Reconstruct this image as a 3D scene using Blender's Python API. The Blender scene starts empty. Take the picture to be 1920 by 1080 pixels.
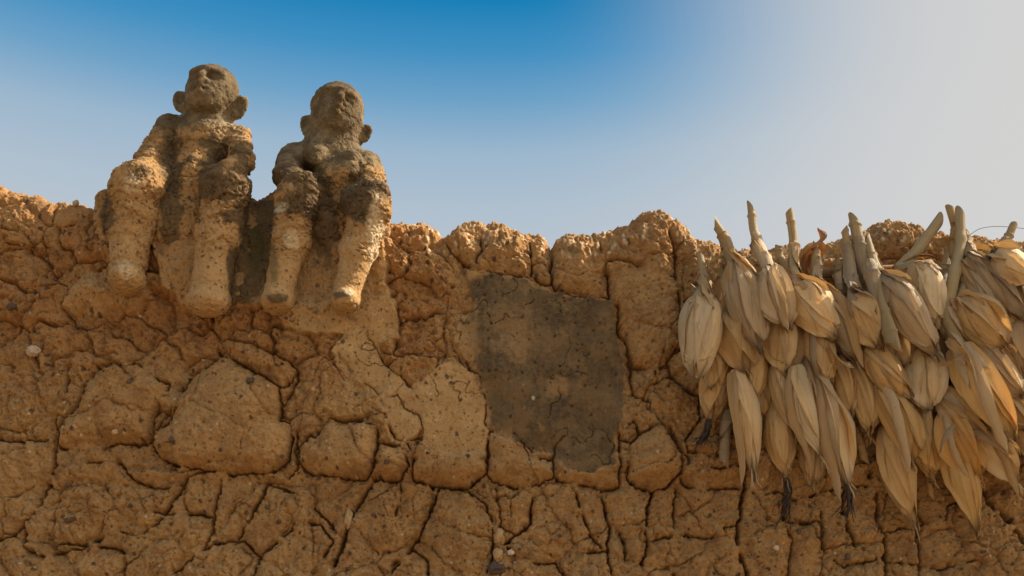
import bpy, math, random
import numpy as np
from mathutils import Vector, Matrix

# ------------------------------------------------------------------ camera
sc = bpy.context.scene
PITCH = math.radians(22.0)
FPX = 960.0 / math.tan(math.radians(25.0))          # focal length in photo pixels
CAM = np.array([0.0, -2.0, 1.5])
cd = bpy.data.cameras.new('camera'); cam = bpy.data.objects.new('camera', cd)
sc.collection.objects.link(cam); sc.camera = cam
cam.location = CAM.tolist(); cam.rotation_euler = (math.radians(90) + PITCH, 0, 0)
cd.sensor_width = 36; cd.lens = 18 / math.tan(math.radians(25)); cd.clip_start = 0.05; cd.clip_end = 3000

# ------------------------------------------------------------------ light
SUN_AZ, SUN_EL = math.radians(74), math.radians(43)  # azimuth from +Y (into the picture) towards +X
sd = Vector((math.sin(SUN_AZ) * math.cos(SUN_EL), math.cos(SUN_AZ) * math.cos(SUN_EL), math.sin(SUN_EL)))
sun = bpy.data.lights.new('sun', 'SUN'); sun.energy = 5.0; sun.angle = math.radians(0.55); sun.color = (1.0, 0.88, 0.70)
so = bpy.data.objects.new('sun', sun); sc.collection.objects.link(so)
so.rotation_euler = sd.to_track_quat('Z', 'Y').to_euler(); so.location = (6, 5, 9)

w = bpy.data.worlds.new('World'); sc.world = w; w.use_nodes = True
nt = w.node_tree; nt.nodes.clear()
def wn(t, **k):
    n = nt.nodes.new(t)
    for a, b in k.items(): setattr(n, a, b)
    return n
def wl(a, b): nt.links.new(a, b)
def wmath(op, a, b=None, c=None, clamp=False):
    n = wn('ShaderNodeMath', operation=op, use_clamp=clamp)
    for i, v in enumerate((a, b, c)):
        if v is None: continue
        if isinstance(v, (int, float)): n.inputs[i].default_value = v
        else: wl(v, n.inputs[i])
    return n.outputs[0]
tc = wn('ShaderNodeTexCoord'); sep = wn('ShaderNodeSeparateXYZ'); wl(tc.outputs['Generated'], sep.inputs[0])
ramp = wn('ShaderNodeValToRGB'); wl(sep.outputs['Z'], ramp.inputs[0])
def setramp(r, els):
    e = r.color_ramp.elements
    while len(e) > 1: e.remove(e[0])
    e[0].position = els[0][0]; e[0].color = (*els[0][1], 1)
    for p, c in els[1:]:
        x = e.new(p); x.color = (*c, 1)
setramp(ramp, [(0.0, (.50, .53, .52)), (0.36, (.54, .58, .62)), (0.44, (.43, .525, .62)), (0.485, (.33, .47, .61)), (0.525, (.155, .36, .575)),
               (0.56, (.055, .28, .54)), (0.60, (.006, .21, .47)), (1.0, (.006, .17, .43))])
dot = wn('ShaderNodeVectorMath', operation='DOT_PRODUCT'); wl(tc.outputs['Generated'], dot.inputs[0]); dot.inputs[1].default_value = sd
ang = wmath('ARCCOSINE', wmath('MINIMUM', dot.outputs['Value'], 1.0))
g = wn('ShaderNodeMapRange', interpolation_type='SMOOTHERSTEP'); wl(ang, g.inputs[0])
g.inputs[1].default_value = math.radians(55.5); g.inputs[2].default_value = math.radians(29); g.inputs[3].default_value = 0; g.inputs[4].default_value = 1
dot2 = wn('ShaderNodeVectorMath', operation='DOT_PRODUCT'); wl(tc.outputs['Generated'], dot2.inputs[0])      # dusty low sky under the sun
dot2.inputs[1].default_value = (math.sin(math.radians(47)) * math.cos(math.radians(11)), math.cos(math.radians(47)) * math.cos(math.radians(11)), math.sin(math.radians(11)))
g2 = wn('ShaderNodeMapRange', interpolation_type='SMOOTHERSTEP'); wl(wmath('ARCCOSINE', dot2.outputs['Value']), g2.inputs[0])
g2.inputs[1].default_value = math.radians(50); g2.inputs[2].default_value = math.radians(19)
glow = wn('ShaderNodeMix', data_type='RGBA'); wl(wmath('SUBTRACT', 1.0, wmath('MULTIPLY', wmath('SUBTRACT', 1.0, g.outputs[0]), wmath('SUBTRACT', 1.0, g2.outputs[0]))), glow.inputs[0]); wl(ramp.outputs[0], glow.inputs[6]); glow.inputs[7].default_value = (.65, .645, .64, 1)
sky = wn('ShaderNodeTexSky', sky_type='NISHITA', sun_disc=False); sky.sun_elevation = SUN_EL; sky.sun_rotation = SUN_AZ
sky.dust_density = 4.0; sky.air_density = 1.0
skm = wn('ShaderNodeMix', data_type='RGBA', blend_type='MULTIPLY'); skm.inputs[0].default_value = 1
wl(sky.outputs[0], skm.inputs[6]); SKYGAIN = (0.272, 0.245, 0.188)
skm.inputs[7].default_value = (*SKYGAIN, 1)
back = wn('ShaderNodeMapRange', interpolation_type='SMOOTHSTEP'); wl(sep.outputs['Y'], back.inputs[0])
back.inputs[1].default_value = 0.35; back.inputs[2].default_value = -0.25
fin = wn('ShaderNodeMix', data_type='RGBA'); wl(back.outputs[0], fin.inputs[0]); wl(glow.outputs[2], fin.inputs[6]); wl(skm.outputs[2], fin.inputs[7])
bg = wn('ShaderNodeBackground'); bg.inputs[1].default_value = 0.635; wl(fin.outputs[2], bg.inputs[0])
wo = wn('ShaderNodeOutputWorld'); wl(bg.outputs[0], wo.inputs[0])
sc.view_settings.view_transform = 'Standard'; sc.view_settings.look = 'None'
sc.view_settings.exposure = 0.65; sc.view_settings.gamma = 1.0; sc.view_settings.use_curve_mapping = False
sc.render.engine = 'CYCLES'

# ------------------------------------------------------------------ pixel <-> place helpers
FW = np.array([0, math.cos(PITCH), math.sin(PITCH)]); UP = np.array([0, -math.sin(PITCH), math.cos(PITCH)])
def P(px, py, d=0.0):
    """the point of the vertical plane y = -d seen at photo pixel (px, py)"""
    dr = FW + np.array([1., 0, 0]) * ((px - 960) / FPX) + UP * ((540 - py) / FPX)
    return CAM + dr * ((-d - CAM[1]) / dr[1])
def K(px, py, d=0.0):
    """metres per photo pixel there"""
    return float(np.dot(P(px, py, d) - CAM, FW)) / FPX
def proj(p):
    q = p - CAM; z = q @ FW
    return 960 + q[:, 0] / z * FPX, 540 - (q @ UP) / z * FPX

# ------------------------------------------------------------------ noise
def h32(*a):
    x = np.zeros_like(a[0], dtype=np.uint32)
    for i, v in enumerate(a):
        x = (x ^ (np.asarray(v).astype(np.int64) & 0xffffffff).astype(np.uint32)) * np.uint32(0x9E3779B1 + 2 * i)
        x ^= x >> np.uint32(15); x *= np.uint32(0x85EBCA77); x ^= x >> np.uint32(13)
    x *= np.uint32(0xC2B2AE3D); x ^= x >> np.uint32(16)
    return x
def u01(h): return h.astype(np.float32) / np.float32(4294967295.0)
def fade(t): return t * t * t * (t * (t * 6 - 15) + 10)
def vn2(x, y, s=0):
    xi = np.floor(x); yi = np.floor(y); fx = (x - xi).astype(np.float32); fy = (y - yi).astype(np.float32)
    out = []
    for i in (0, 1):
        for j in (0, 1):
            a = u01(h32(xi + i, yi + j, np.full_like(xi, s))) * np.float32(6.2831853)
            out.append(np.cos(a) * (fx - i) + np.sin(a) * (fy - j))
    u = fade(fx); v = fade(fy)
    return ((out[0] * (1 - v) + out[1] * v) * (1 - u) + (out[2] * (1 - v) + out[3] * v) * u) * 1.4
def fbm2(x, y, s=0, o=4, gain=.5):
    r = 0; a = 1.
    for i in range(o):
        r = r + a * vn2(x, y, s + i * 7); x = x * 2.03 + 5.1; y = y * 2.03 + 1.7; a *= gain
    return r
def vn3(p, s=0):
    pi = np.floor(p); f = (p - pi); r = 0
    w3 = fade(f)
    for i in (0, 1):
        for j in (0, 1):
            for k in (0, 1):
                h = h32(pi[:, 0] + i, pi[:, 1] + j, pi[:, 2] + k, np.full(len(p), s))
                gx = u01(h) * 2 - 1; gy = u01(h * np.uint32(747796405)) * 2 - 1; gz = u01(h * np.uint32(289133645) + np.uint32(77)) * 2 - 1
                v = gx * (f[:, 0] - i) + gy * (f[:, 1] - j) + gz * (f[:, 2] - k)
                wt = (w3[:, 0] if i else 1 - w3[:, 0]) * (w3[:, 1] if j else 1 - w3[:, 1]) * (w3[:, 2] if k else 1 - w3[:, 2])
                r = r + v * wt
    return r * 1.3
def fbm3(p, s=0, o=4, gain=.5):
    r = 0; a = 1.
    for i in range(o):
        r = r + a * vn3(p, s + i * 5); p = p * 2.03 + 3.3; a *= gain
    return r
def worley2(x, y, s=0, jit=.85):
    xi = np.floor(x); yi = np.floor(y); f1 = np.full(x.shape, 9., np.float32); f2 = f1.copy(); cid = np.zeros(x.shape, np.float32)
    for i in (-1, 0, 1):
        for j in (-1, 0, 1):
            h = h32(xi + i, yi + j, np.full_like(xi, s)); hx = u01(h); hy = u01(h * np.uint32(747796405) + np.uint32(9))
            dx = xi + i + .5 + (hx - .5) * jit - x; dy = yi + j + .5 + (hy - .5) * jit - y
            d = np.sqrt(dx * dx + dy * dy).astype(np.float32)
            n = d < f1
            f2 = np.where(n, f1, np.minimum(f2, d)); cid = np.where(n, u01(h * np.uint32(289133645)), cid); f1 = np.where(n, d, f1)
    return f1, f2, cid
def worley3(p, s=0):
    pi = np.floor(p); f1 = np.full(len(p), 9.); f2 = f1.copy()
    for i in (-1, 0, 1):
        for j in (-1, 0, 1):
            for k in (-1, 0, 1):
                h = h32(pi[:, 0] + i, pi[:, 1] + j, pi[:, 2] + k, np.full(len(p), s))
                o = np.stack([u01(h), u01(h * np.uint32(747796405)), u01(h * np.uint32(289133645) + np.uint32(77))], 1)
                d = np.linalg.norm(pi + np.array([i, j, k]) + o - p, axis=1)
                n = d < f1; f2 = np.where(n, f1, np.minimum(f2, d)); f1 = np.where(n, d, f1)
    return f1, f2
def sst(a, b, x):
    t = np.clip((x - a) / (b - a), 0, 1); return t * t * (3 - 2 * t)
def polydist(x, y, poly, closed=True, pad=70, cap=70.):
    """signed distance (px), positive inside, of a closed polygon; plain distance of an open line"""
    n = len(poly); D = np.full(x.shape, cap, np.float32); ins = np.zeros(x.shape, bool)
    for i in range(n if closed else n - 1):
        x0, y0 = poly[i]; x1, y1 = poly[(i + 1) % n]
        m = (x > min(x0, x1) - pad) & (x < max(x0, x1) + pad) & (y > min(y0, y1) - pad) & (y < max(y0, y1) + pad)
        if m.any():
            xx = x[m]; yy = y[m]; dx = x1 - x0; dy = y1 - y0
            t = np.clip(((xx - x0) * dx + (yy - y0) * dy) / (dx * dx + dy * dy + 1e-9), 0, 1)
            D[m] = np.minimum(D[m], np.hypot(xx - x0 - t * dx, yy - y0 - t * dy))
        if closed and y0 != y1:
            c = (y0 > y) != (y1 > y)
            ins ^= c & (x < (x1 - x0) * (y - y0) / (y1 - y0) + x0)
    return np.where(ins, D, -D) if closed else D

# ------------------------------------------------------------------ object helpers
def link(o, parent=None):
    sc.collection.objects.link(o)
    if parent is not None: o.parent = parent
    return o
def mesh_np(name, V, F, mat, parent=None, smooth=True, attrs=None, uv=None):
    V = np.asarray(V, np.float32); F = np.asarray(F, np.int32); k = F.shape[1]
    me = bpy.data.meshes.new(name)
    me.vertices.add(len(V)); me.vertices.foreach_set('co', V.ravel())
    me.loops.add(F.size); me.loops.foreach_set('vertex_index', F.ravel())
    me.polygons.add(len(F)); me.polygons.foreach_set('loop_start', np.arange(0, F.size, k, dtype=np.int32))
    me.update(calc_edges=True); me.validate()
    me.polygons.foreach_set('use_smooth', np.full(len(me.polygons), smooth, bool))
    if attrs:
        for nme, arr in attrs.items():
            a = me.attributes.new(nme, 'FLOAT_COLOR', 'POINT'); a.data.foreach_set('color', np.asarray(arr, np.float32).ravel())
    if uv is not None:
        l = me.uv_layers.new(name='UVMap'); l.data.foreach_set('uv', np.asarray(uv, np.float32)[F.ravel()].ravel())
    me.materials.append(mat)
    return link(bpy.data.objects.new(name, me), parent)
def tag(o, label=None, cat=None, group=None, kind=None):
    if label: o['label'] = label
    if cat: o['category'] = cat
    if group: o['group'] = group
    if kind: o['kind'] = kind
    return o
class MB:
    def __init__(s): s.v = []; s.f = []; s.uv = []; s.lf = []; s.n = 0
    def grid(s, G, UV=None, wrap=False, leaf=None):
        """G: rows x cols x 3"""
        r, c, _ = G.shape; b = s.n
        s.v.append(G.reshape(-1, 3)); s.n += r * c
        s.lf.append(np.zeros((r * c, 4)) if leaf is None else leaf.reshape(-1, 4))
        s.uv.append((UV if UV is not None else np.zeros((r, c, 2))).reshape(-1, 2))
        i = np.arange(r - 1)[:, None]; j = np.arange(c if wrap else c - 1)[None]
        a = b + i * c + j; bb = b + i * c + (j + 1) % c; cc = b + (i + 1) * c + (j + 1) % c; d = b + (i + 1) * c + j
        s.f.append(np.stack([a, bb, cc, d], -1).reshape(-1, 4))
    def build(s, name, mat, parent=None, smooth=True):
        return mesh_np(name, np.concatenate(s.v), np.concatenate(s.f), mat, parent, smooth, uv=np.concatenate(s.uv), attrs={'leaf': np.concatenate(s.lf)} if any(l.any() for l in s.lf) else None)
def frames(pts):
    pts = np.asarray(pts, float); T = np.gradient(pts, axis=0); T /= np.linalg.norm(T, axis=1)[:, None] + 1e-9
    n = np.cross(T[0], [0.3, 0.9, 0.2]); n /= np.linalg.norm(n); N = []
    for t in T:
        n = n - t * np.dot(n, t); n /= np.linalg.norm(n); N.append(n.copy())
    N = np.array(N); return T, N, np.cross(T, N)
def spline(ctrl, n):
    c = np.asarray(ctrl, float)
    if len(c) == 2: return c[0] + (c[1] - c[0]) * np.linspace(0, 1, n)[:, None]
    c = np.vstack([2 * c[0] - c[1], c, 2 * c[-1] - c[-2]]); m = len(c) - 3; out = []
    for u in np.linspace(0, m - 1e-6, n):
        i = int(u); t = u - i; p0, p1, p2, p3 = c[i:i + 4]
        out.append(.5 * (2 * p1 + (p2 - p0) * t + (2 * p0 - 5 * p1 + 4 * p2 - p3) * t * t + (3 * p1 - p0 - 3 * p2 + p3) * t ** 3))
    return np.array(out)

# ------------------------------------------------------------------ materials
class NT:
    def __init__(s, name):
        s.m = bpy.data.materials.new(name); s.m.use_nodes = True; s.t = s.m.node_tree
        s.b = s.t.nodes['Principled BSDF']
    def n(s, ty, **k):
        x = s.t.nodes.new(ty)
        for a, b in k.items(): setattr(x, a, b)
        return x
    def l(s, a, b): s.t.links.new(a, b)
    def noise(s, vec, scale, detail=5, rough=.6, dist=0):
        x = s.n('ShaderNodeTexNoise'); s.l(vec, x.inputs['Vector']); x.inputs['Scale'].default_value = scale
        x.inputs['Detail'].default_value = detail; x.inputs['Roughness'].default_value = rough; x.inputs['Distortion'].default_value = dist
        return x.outputs['Fac']
    def rng(s, v, a, b, c=0, d=1):
        x = s.n('ShaderNodeMapRange', interpolation_type='SMOOTHSTEP'); s.l(v, x.inputs[0])
        for i, q in enumerate((a, b, c, d)): x.inputs[i + 1].default_value = q
        return x.outputs[0]
    def mix(s, f, a, b, mode='MIX'):
        x = s.n('ShaderNodeMix', data_type='RGBA', blend_type=mode)
        for i, v in ((0, f), (6, a), (7, b)):
            if isinstance(v, (int, float)): x.inputs[i].default_value = v
            elif isinstance(v, tuple): x.inputs[i].default_value = (*v, 1)
            else: s.l(v, x.inputs[i])
        return x.outputs[2]
    def math(s, op, a, b=0., clamp=False):
        x = s.n('ShaderNodeMath', operation=op, use_clamp=clamp)
        for i, v in enumerate((a, b)):
            if isinstance(v, (int, float)): x.inputs[i].default_value = v
            else: s.l(v, x.inputs[i])
        return x.outputs[0]
    def bump(s, h, strength, dist, prev=None):
        x = s.n('ShaderNodeBump'); x.inputs['Strength'].default_value = strength; x.inputs['Distance'].default_value = dist
        s.l(h, x.inputs['Height'])
        if prev: s.l(prev, x.inputs['Normal'])
        return x.outputs[0]

def mud_material(name, figure=False):
    """attribute 'mask': R dark stain, G pale plaster, B dark nodule, A reddish crumbly mud; 'mask2': R whitish crust and painted sun streak, G moss, B light grit"""
    t = NT(name)
    geo = t.n('ShaderNodeTexCoord').outputs['Object']
    at = t.n('ShaderNodeAttribute', attribute_name='mask'); sp = t.n('ShaderNodeSeparateColor'); t.l(at.outputs['Color'], sp.inputs[0])
    a2 = t.n('ShaderNodeAttribute', attribute_name='mask2'); s2 = t.n('ShaderNodeSeparateColor'); t.l(a2.outputs['Color'], s2.inputs[0])
    nb = t.noise(geo, 4.5, 5, .6); nm = t.noise(geo, 26, 6, .65); nf = t.noise(geo, 150, 5, .7); nv = t.noise(geo, 420, 3, .6)
    c = t.mix(t.rng(nb, .35, .68), (.315, .188, .088), (.40, .258, .130))
    c = t.mix(at.outputs['Alpha'], c, t.mix(t.rng(nm, .3, .7), (.42, .218, .092), (.33, .175, .080)))
    c = t.mix(t.math('MULTIPLY', t.rng(nm, .42, .66), .55), c, (.50, .30, .135))
    c = t.mix(t.math('MULTIPLY', t.rng(nm, .5, .30), .55), c, (.26, .125, .052))
    c = t.mix(sp.outputs['Green'], c, t.mix(t.rng(nm, .35, .65), (.53, .355, .185), (.42, .27, .135)))
    c = t.mix(t.math('MULTIPLY', t.rng(nf, .47, .33), .5), c, (.23, .115, .055))
    c = t.mix(t.math('MULTIPLY', t.rng(nf, .57, .72), .4), c, (.58, .40, .22))
    # small dark laterite grains everywhere
    wv = t.n('ShaderNodeTexNoise'); t.l(geo, wv.inputs['Vector']); wv.inputs['Scale'].default_value = 190; wv.inputs['Detail'].default_value = 2
    va = t.n('ShaderNodeVectorMath', operation='MULTIPLY_ADD'); t.l(wv.outputs['Color'], va.inputs[0]); va.inputs[1].default_value = (.009, .009, .009); t.l(geo, va.inputs[2])
    vo = t.n('ShaderNodeTexVoronoi'); t.l(va.outputs[0], vo.inputs['Vector']); vo.inputs['Scale'].default_value = 120
    sepc = t.n('ShaderNodeSeparateColor'); t.l(vo.outputs['Color'], sepc.inputs[0])
    grain = t.math('MULTIPLY', t.rng(t.math('SUBTRACT', vo.outputs['Distance'], t.math('MULTIPLY', sepc.outputs['Blue'], .12)), .22, .12), t.math('MULTIPLY', t.rng(sepc.outputs['Red'], .80, .84), t.rng(nm, .38, .55)))
    c = t.mix(t.math('MULTIPLY', grain, .75), c, (.085, .050, .035))
    lg = t.math('MULTIPLY', t.rng(vo.outputs['Distance'], .2, .1), t.rng(sepc.outputs['Green'], .93, .96))
    c = t.mix(t.math('MULTIPLY', lg, .7), c, (.62, .52, .40))
    c = t.mix(sp.outputs['Blue'], c, t.mix(nm, (.10, .060, .045), (.06, .042, .038)))
    c = t.mix(s2.outputs['Blue'], c, (.62, .50, .36))
    c = t.mix(a2.outputs['Alpha'], c, t.mix(t.rng(t.noise(geo, 34, 6, .7), .40, .62), t.mix(nf, (.085, .064, .042), (.125, .096, .062)), t.mix(nf, (.19, .145, .09), (.28, .22, .14))))
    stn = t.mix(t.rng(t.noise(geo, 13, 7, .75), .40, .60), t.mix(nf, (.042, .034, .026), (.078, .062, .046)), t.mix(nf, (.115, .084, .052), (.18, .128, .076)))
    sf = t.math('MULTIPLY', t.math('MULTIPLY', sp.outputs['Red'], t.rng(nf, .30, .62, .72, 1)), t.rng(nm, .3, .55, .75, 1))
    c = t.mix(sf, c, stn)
    c = t.mix(s2.outputs['Green'], c, t.mix(nf, (.075, .070, .030), (.055, .060, .022)))
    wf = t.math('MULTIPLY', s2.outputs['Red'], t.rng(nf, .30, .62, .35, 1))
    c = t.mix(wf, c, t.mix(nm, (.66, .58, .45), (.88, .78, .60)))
    c = t.mix(1., c, (1.08, 1.02, .90), 'MULTIPLY')
    t.l(c, t.b.inputs['Base Color'])
    t.b.inputs['Roughness'].default_value = .95; t.b.inputs['Specular IOR Level'].default_value = .12
    k = 1.0
    b1 = t.bump(nv, .35 * k, .0010); b2 = t.bump(nf, .85 * k, .0040, b1); b3 = t.bump(t.noise(geo, 60, 4, .7, .6), .55, .006, b2)
    b4 = t.bump(grain, .8, .0016, b3)
    t.l(b4, t.b.inputs['Normal'])
    return t.m
def husk_material(name, tone, dark, warm):
    t = NT(name)
    uv = t.n('ShaderNodeUVMap').outputs[0]; obj = t.n('ShaderNodeTexCoord').outputs['Object']
    oi = t.n('ShaderNodeObjectInfo').outputs['Random']
    mp = t.n('ShaderNodeMapping'); t.l(uv, mp.inputs[0]); mp.inputs['Scale'].default_value = (42, 1.1, 1)
    cb = t.n('ShaderNodeCombineXYZ'); t.l(t.math('MULTIPLY', oi, 37.0), cb.inputs[2])
    t.l(cb.outputs[0], mp.inputs['Location'])
    vein = t.noise(mp.outputs[0], 2.6, 4, .7); 
    m2 = t.n('ShaderNodeMapping'); t.l(uv, m2.inputs[0]); m2.inputs['Scale'].default_value = (6, 1.6, 1); t.l(cb.outputs[0], m2.inputs['Location'])
    blot = t.noise(m2.outputs[0], 1.5, 5, .65, .4)
    big = t.noise(obj, 17, 4, .6)
    c = t.mix(t.rng(vein, .3, .7), tone, tuple(x * .86 for x in tone))
    c = t.mix(t.math('MULTIPLY', t.rng(big, .45, .7), .6), c, warm)
    c = t.mix(t.math('MULTIPLY', t.rng(blot, .50, .70), .62), c, dark)
    sx = t.n('ShaderNodeSeparateXYZ'); t.l(uv, sx.inputs[0])
    la = t.n('ShaderNodeAttribute', attribute_name='leaf'); ls = t.n('ShaderNodeSeparateColor'); t.l(la.outputs['Color'], ls.inputs[0])
    c = t.mix(t.math('MULTIPLY', t.rng(t.math('ADD', ls.outputs['Red'], t.math('MULTIPLY', blot, .18)), .96, 1.12), .5), c, (.26, .16, .085))
    c = t.mix(t.rng(ls.outputs['Blue'], .0, .5, .55, 0), c, dark)
    c = t.mix(t.rng(ls.outputs['Blue'], .6, 1., 0, .65), c, warm)
    tipf = t.math('MULTIPLY', t.rng(t.math('ADD', sx.outputs[1], t.math('MULTIPLY', blot, .35)), .90, 1.12), .85)
    c = t.mix(tipf, c, (.13, .085, .05))
    topf = t.math('MULTIPLY', t.rng(t.math('ADD', sx.outputs[1], t.math('MULTIPLY', big, .5)), .22, .62, 1, 0), .28)
    c = t.mix(topf, c, dark)
    sp = t.rng(t.noise(obj, 210, 2, .5), .70, .76)
    c = t.mix(t.math('MULTIPLY', sp, .5), c, (.14, .09, .05))
    t.l(c, t.b.inputs['Base Color']); t.b.inputs['Roughness'].default_value = .62; t.b.inputs['Specular IOR Level'].default_value = .25
    b1 = t.bump(vein, .45, .0010); b2 = t.bump(t.noise(m2.outputs[0], 3, 5, .65, 1.2), .45, .005, b1); t.l(b2, t.b.inputs['Normal'])
    tr = t.n('ShaderNodeBsdfTranslucent'); t.l(t.mix(1., c, (1.0, .82, .52), 'MULTIPLY'), tr.inputs[0]); t.l(b1, tr.inputs['Normal'])
    ms = t.n('ShaderNodeMixShader'); ms.inputs[0].default_value = .24
    t.l(t.b.outputs[0], ms.inputs[1]); t.l(tr.outputs[0], ms.inputs[2])
    t.l(ms.outputs[0], t.t.nodes['Material Output'].inputs[0])
    return t.m
def plain(name, col, col2, scale=40, rough=.8, bump=.003):
    t = NT(name); o = t.n('ShaderNodeTexCoord').outputs['Object']; n = t.noise(o, scale, 5, .65)
    t.l(t.mix(t.rng(n, .35, .65), col, col2), t.b.inputs['Base Color']); t.b.inputs['Roughness'].default_value = rough
    t.l(t.bump(n, .6, bump), t.b.inputs['Normal']); return t.m
MUD = mud_material('mud')
# ================================================================== GROUND
gm = NT('dry_earth'); go = gm.n('ShaderNodeTexCoord').outputs['Object']; gn = gm.noise(go, .8, 6, .6); gf = gm.noise(go, 14, 5, .7)
gm.l(gm.mix(gm.rng(gn, .35, .65), gm.mix(gf, (.25, .165, .09), (.34, .24, .135)), (.22, .145, .08)), gm.b.inputs['Base Color'])
gm.b.inputs['Roughness'].default_value = .95; gm.l(gm.bump(gf, .7, .03), gm.b.inputs['Normal'])
gx = np.concatenate([-np.geomspace(900, 12, 16), np.linspace(-10, 10, 60), np.geomspace(12, 900, 16)])
GX, GY = np.meshgrid(gx, gx); GZ = .05 * fbm2(GX * .5, GY * .5, 3, 4) * np.exp(-(GX ** 2 + GY ** 2) / 900)
mb = MB(); mb.grid(np.stack([GX, GY, GZ - .02], -1)); tag(mb.build('ground', gm.m), kind='structure')

# ================================================================== WALL
SIL = [(-900, 372), (-400, 380), (-120, 362), (0, 352), (12, 356), (30, 362), (55, 368), (80, 378), (95, 388), (130, 387), (165, 388), (185, 396), (215, 398),
       (330, 392), (455, 380), (475, 384), (495, 385), (520, 376), (600, 385), (700, 395), (728, 428), (760, 434), (790, 438), (815, 452), (832, 470),
       (848, 447), (868, 437), (900, 436), (930, 434), (960, 441), (990, 449), (1015, 457), (1026, 470), (1033, 483), (1042, 468),
       (1062, 459), (1090, 463), (1120, 461), (1150, 459), (1175, 441), (1200, 424), (1225, 417), (1250, 420), (1275, 437), (1300, 461),
       (1330, 470), (1400, 486), (1500, 480), (1560, 470), (1620, 452), (1645, 436), (1675, 429), (1705, 432), (1740, 446), (1790, 455),
       (1850, 462), (1920, 468), (2100, 478), (2600, 470), (3400, 480)]
SX = np.array([P(a, b, -.03)[0] for a, b in SIL]); SZ = np.array([P(a, b, -.03)[2] for a, b in SIL])

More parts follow.
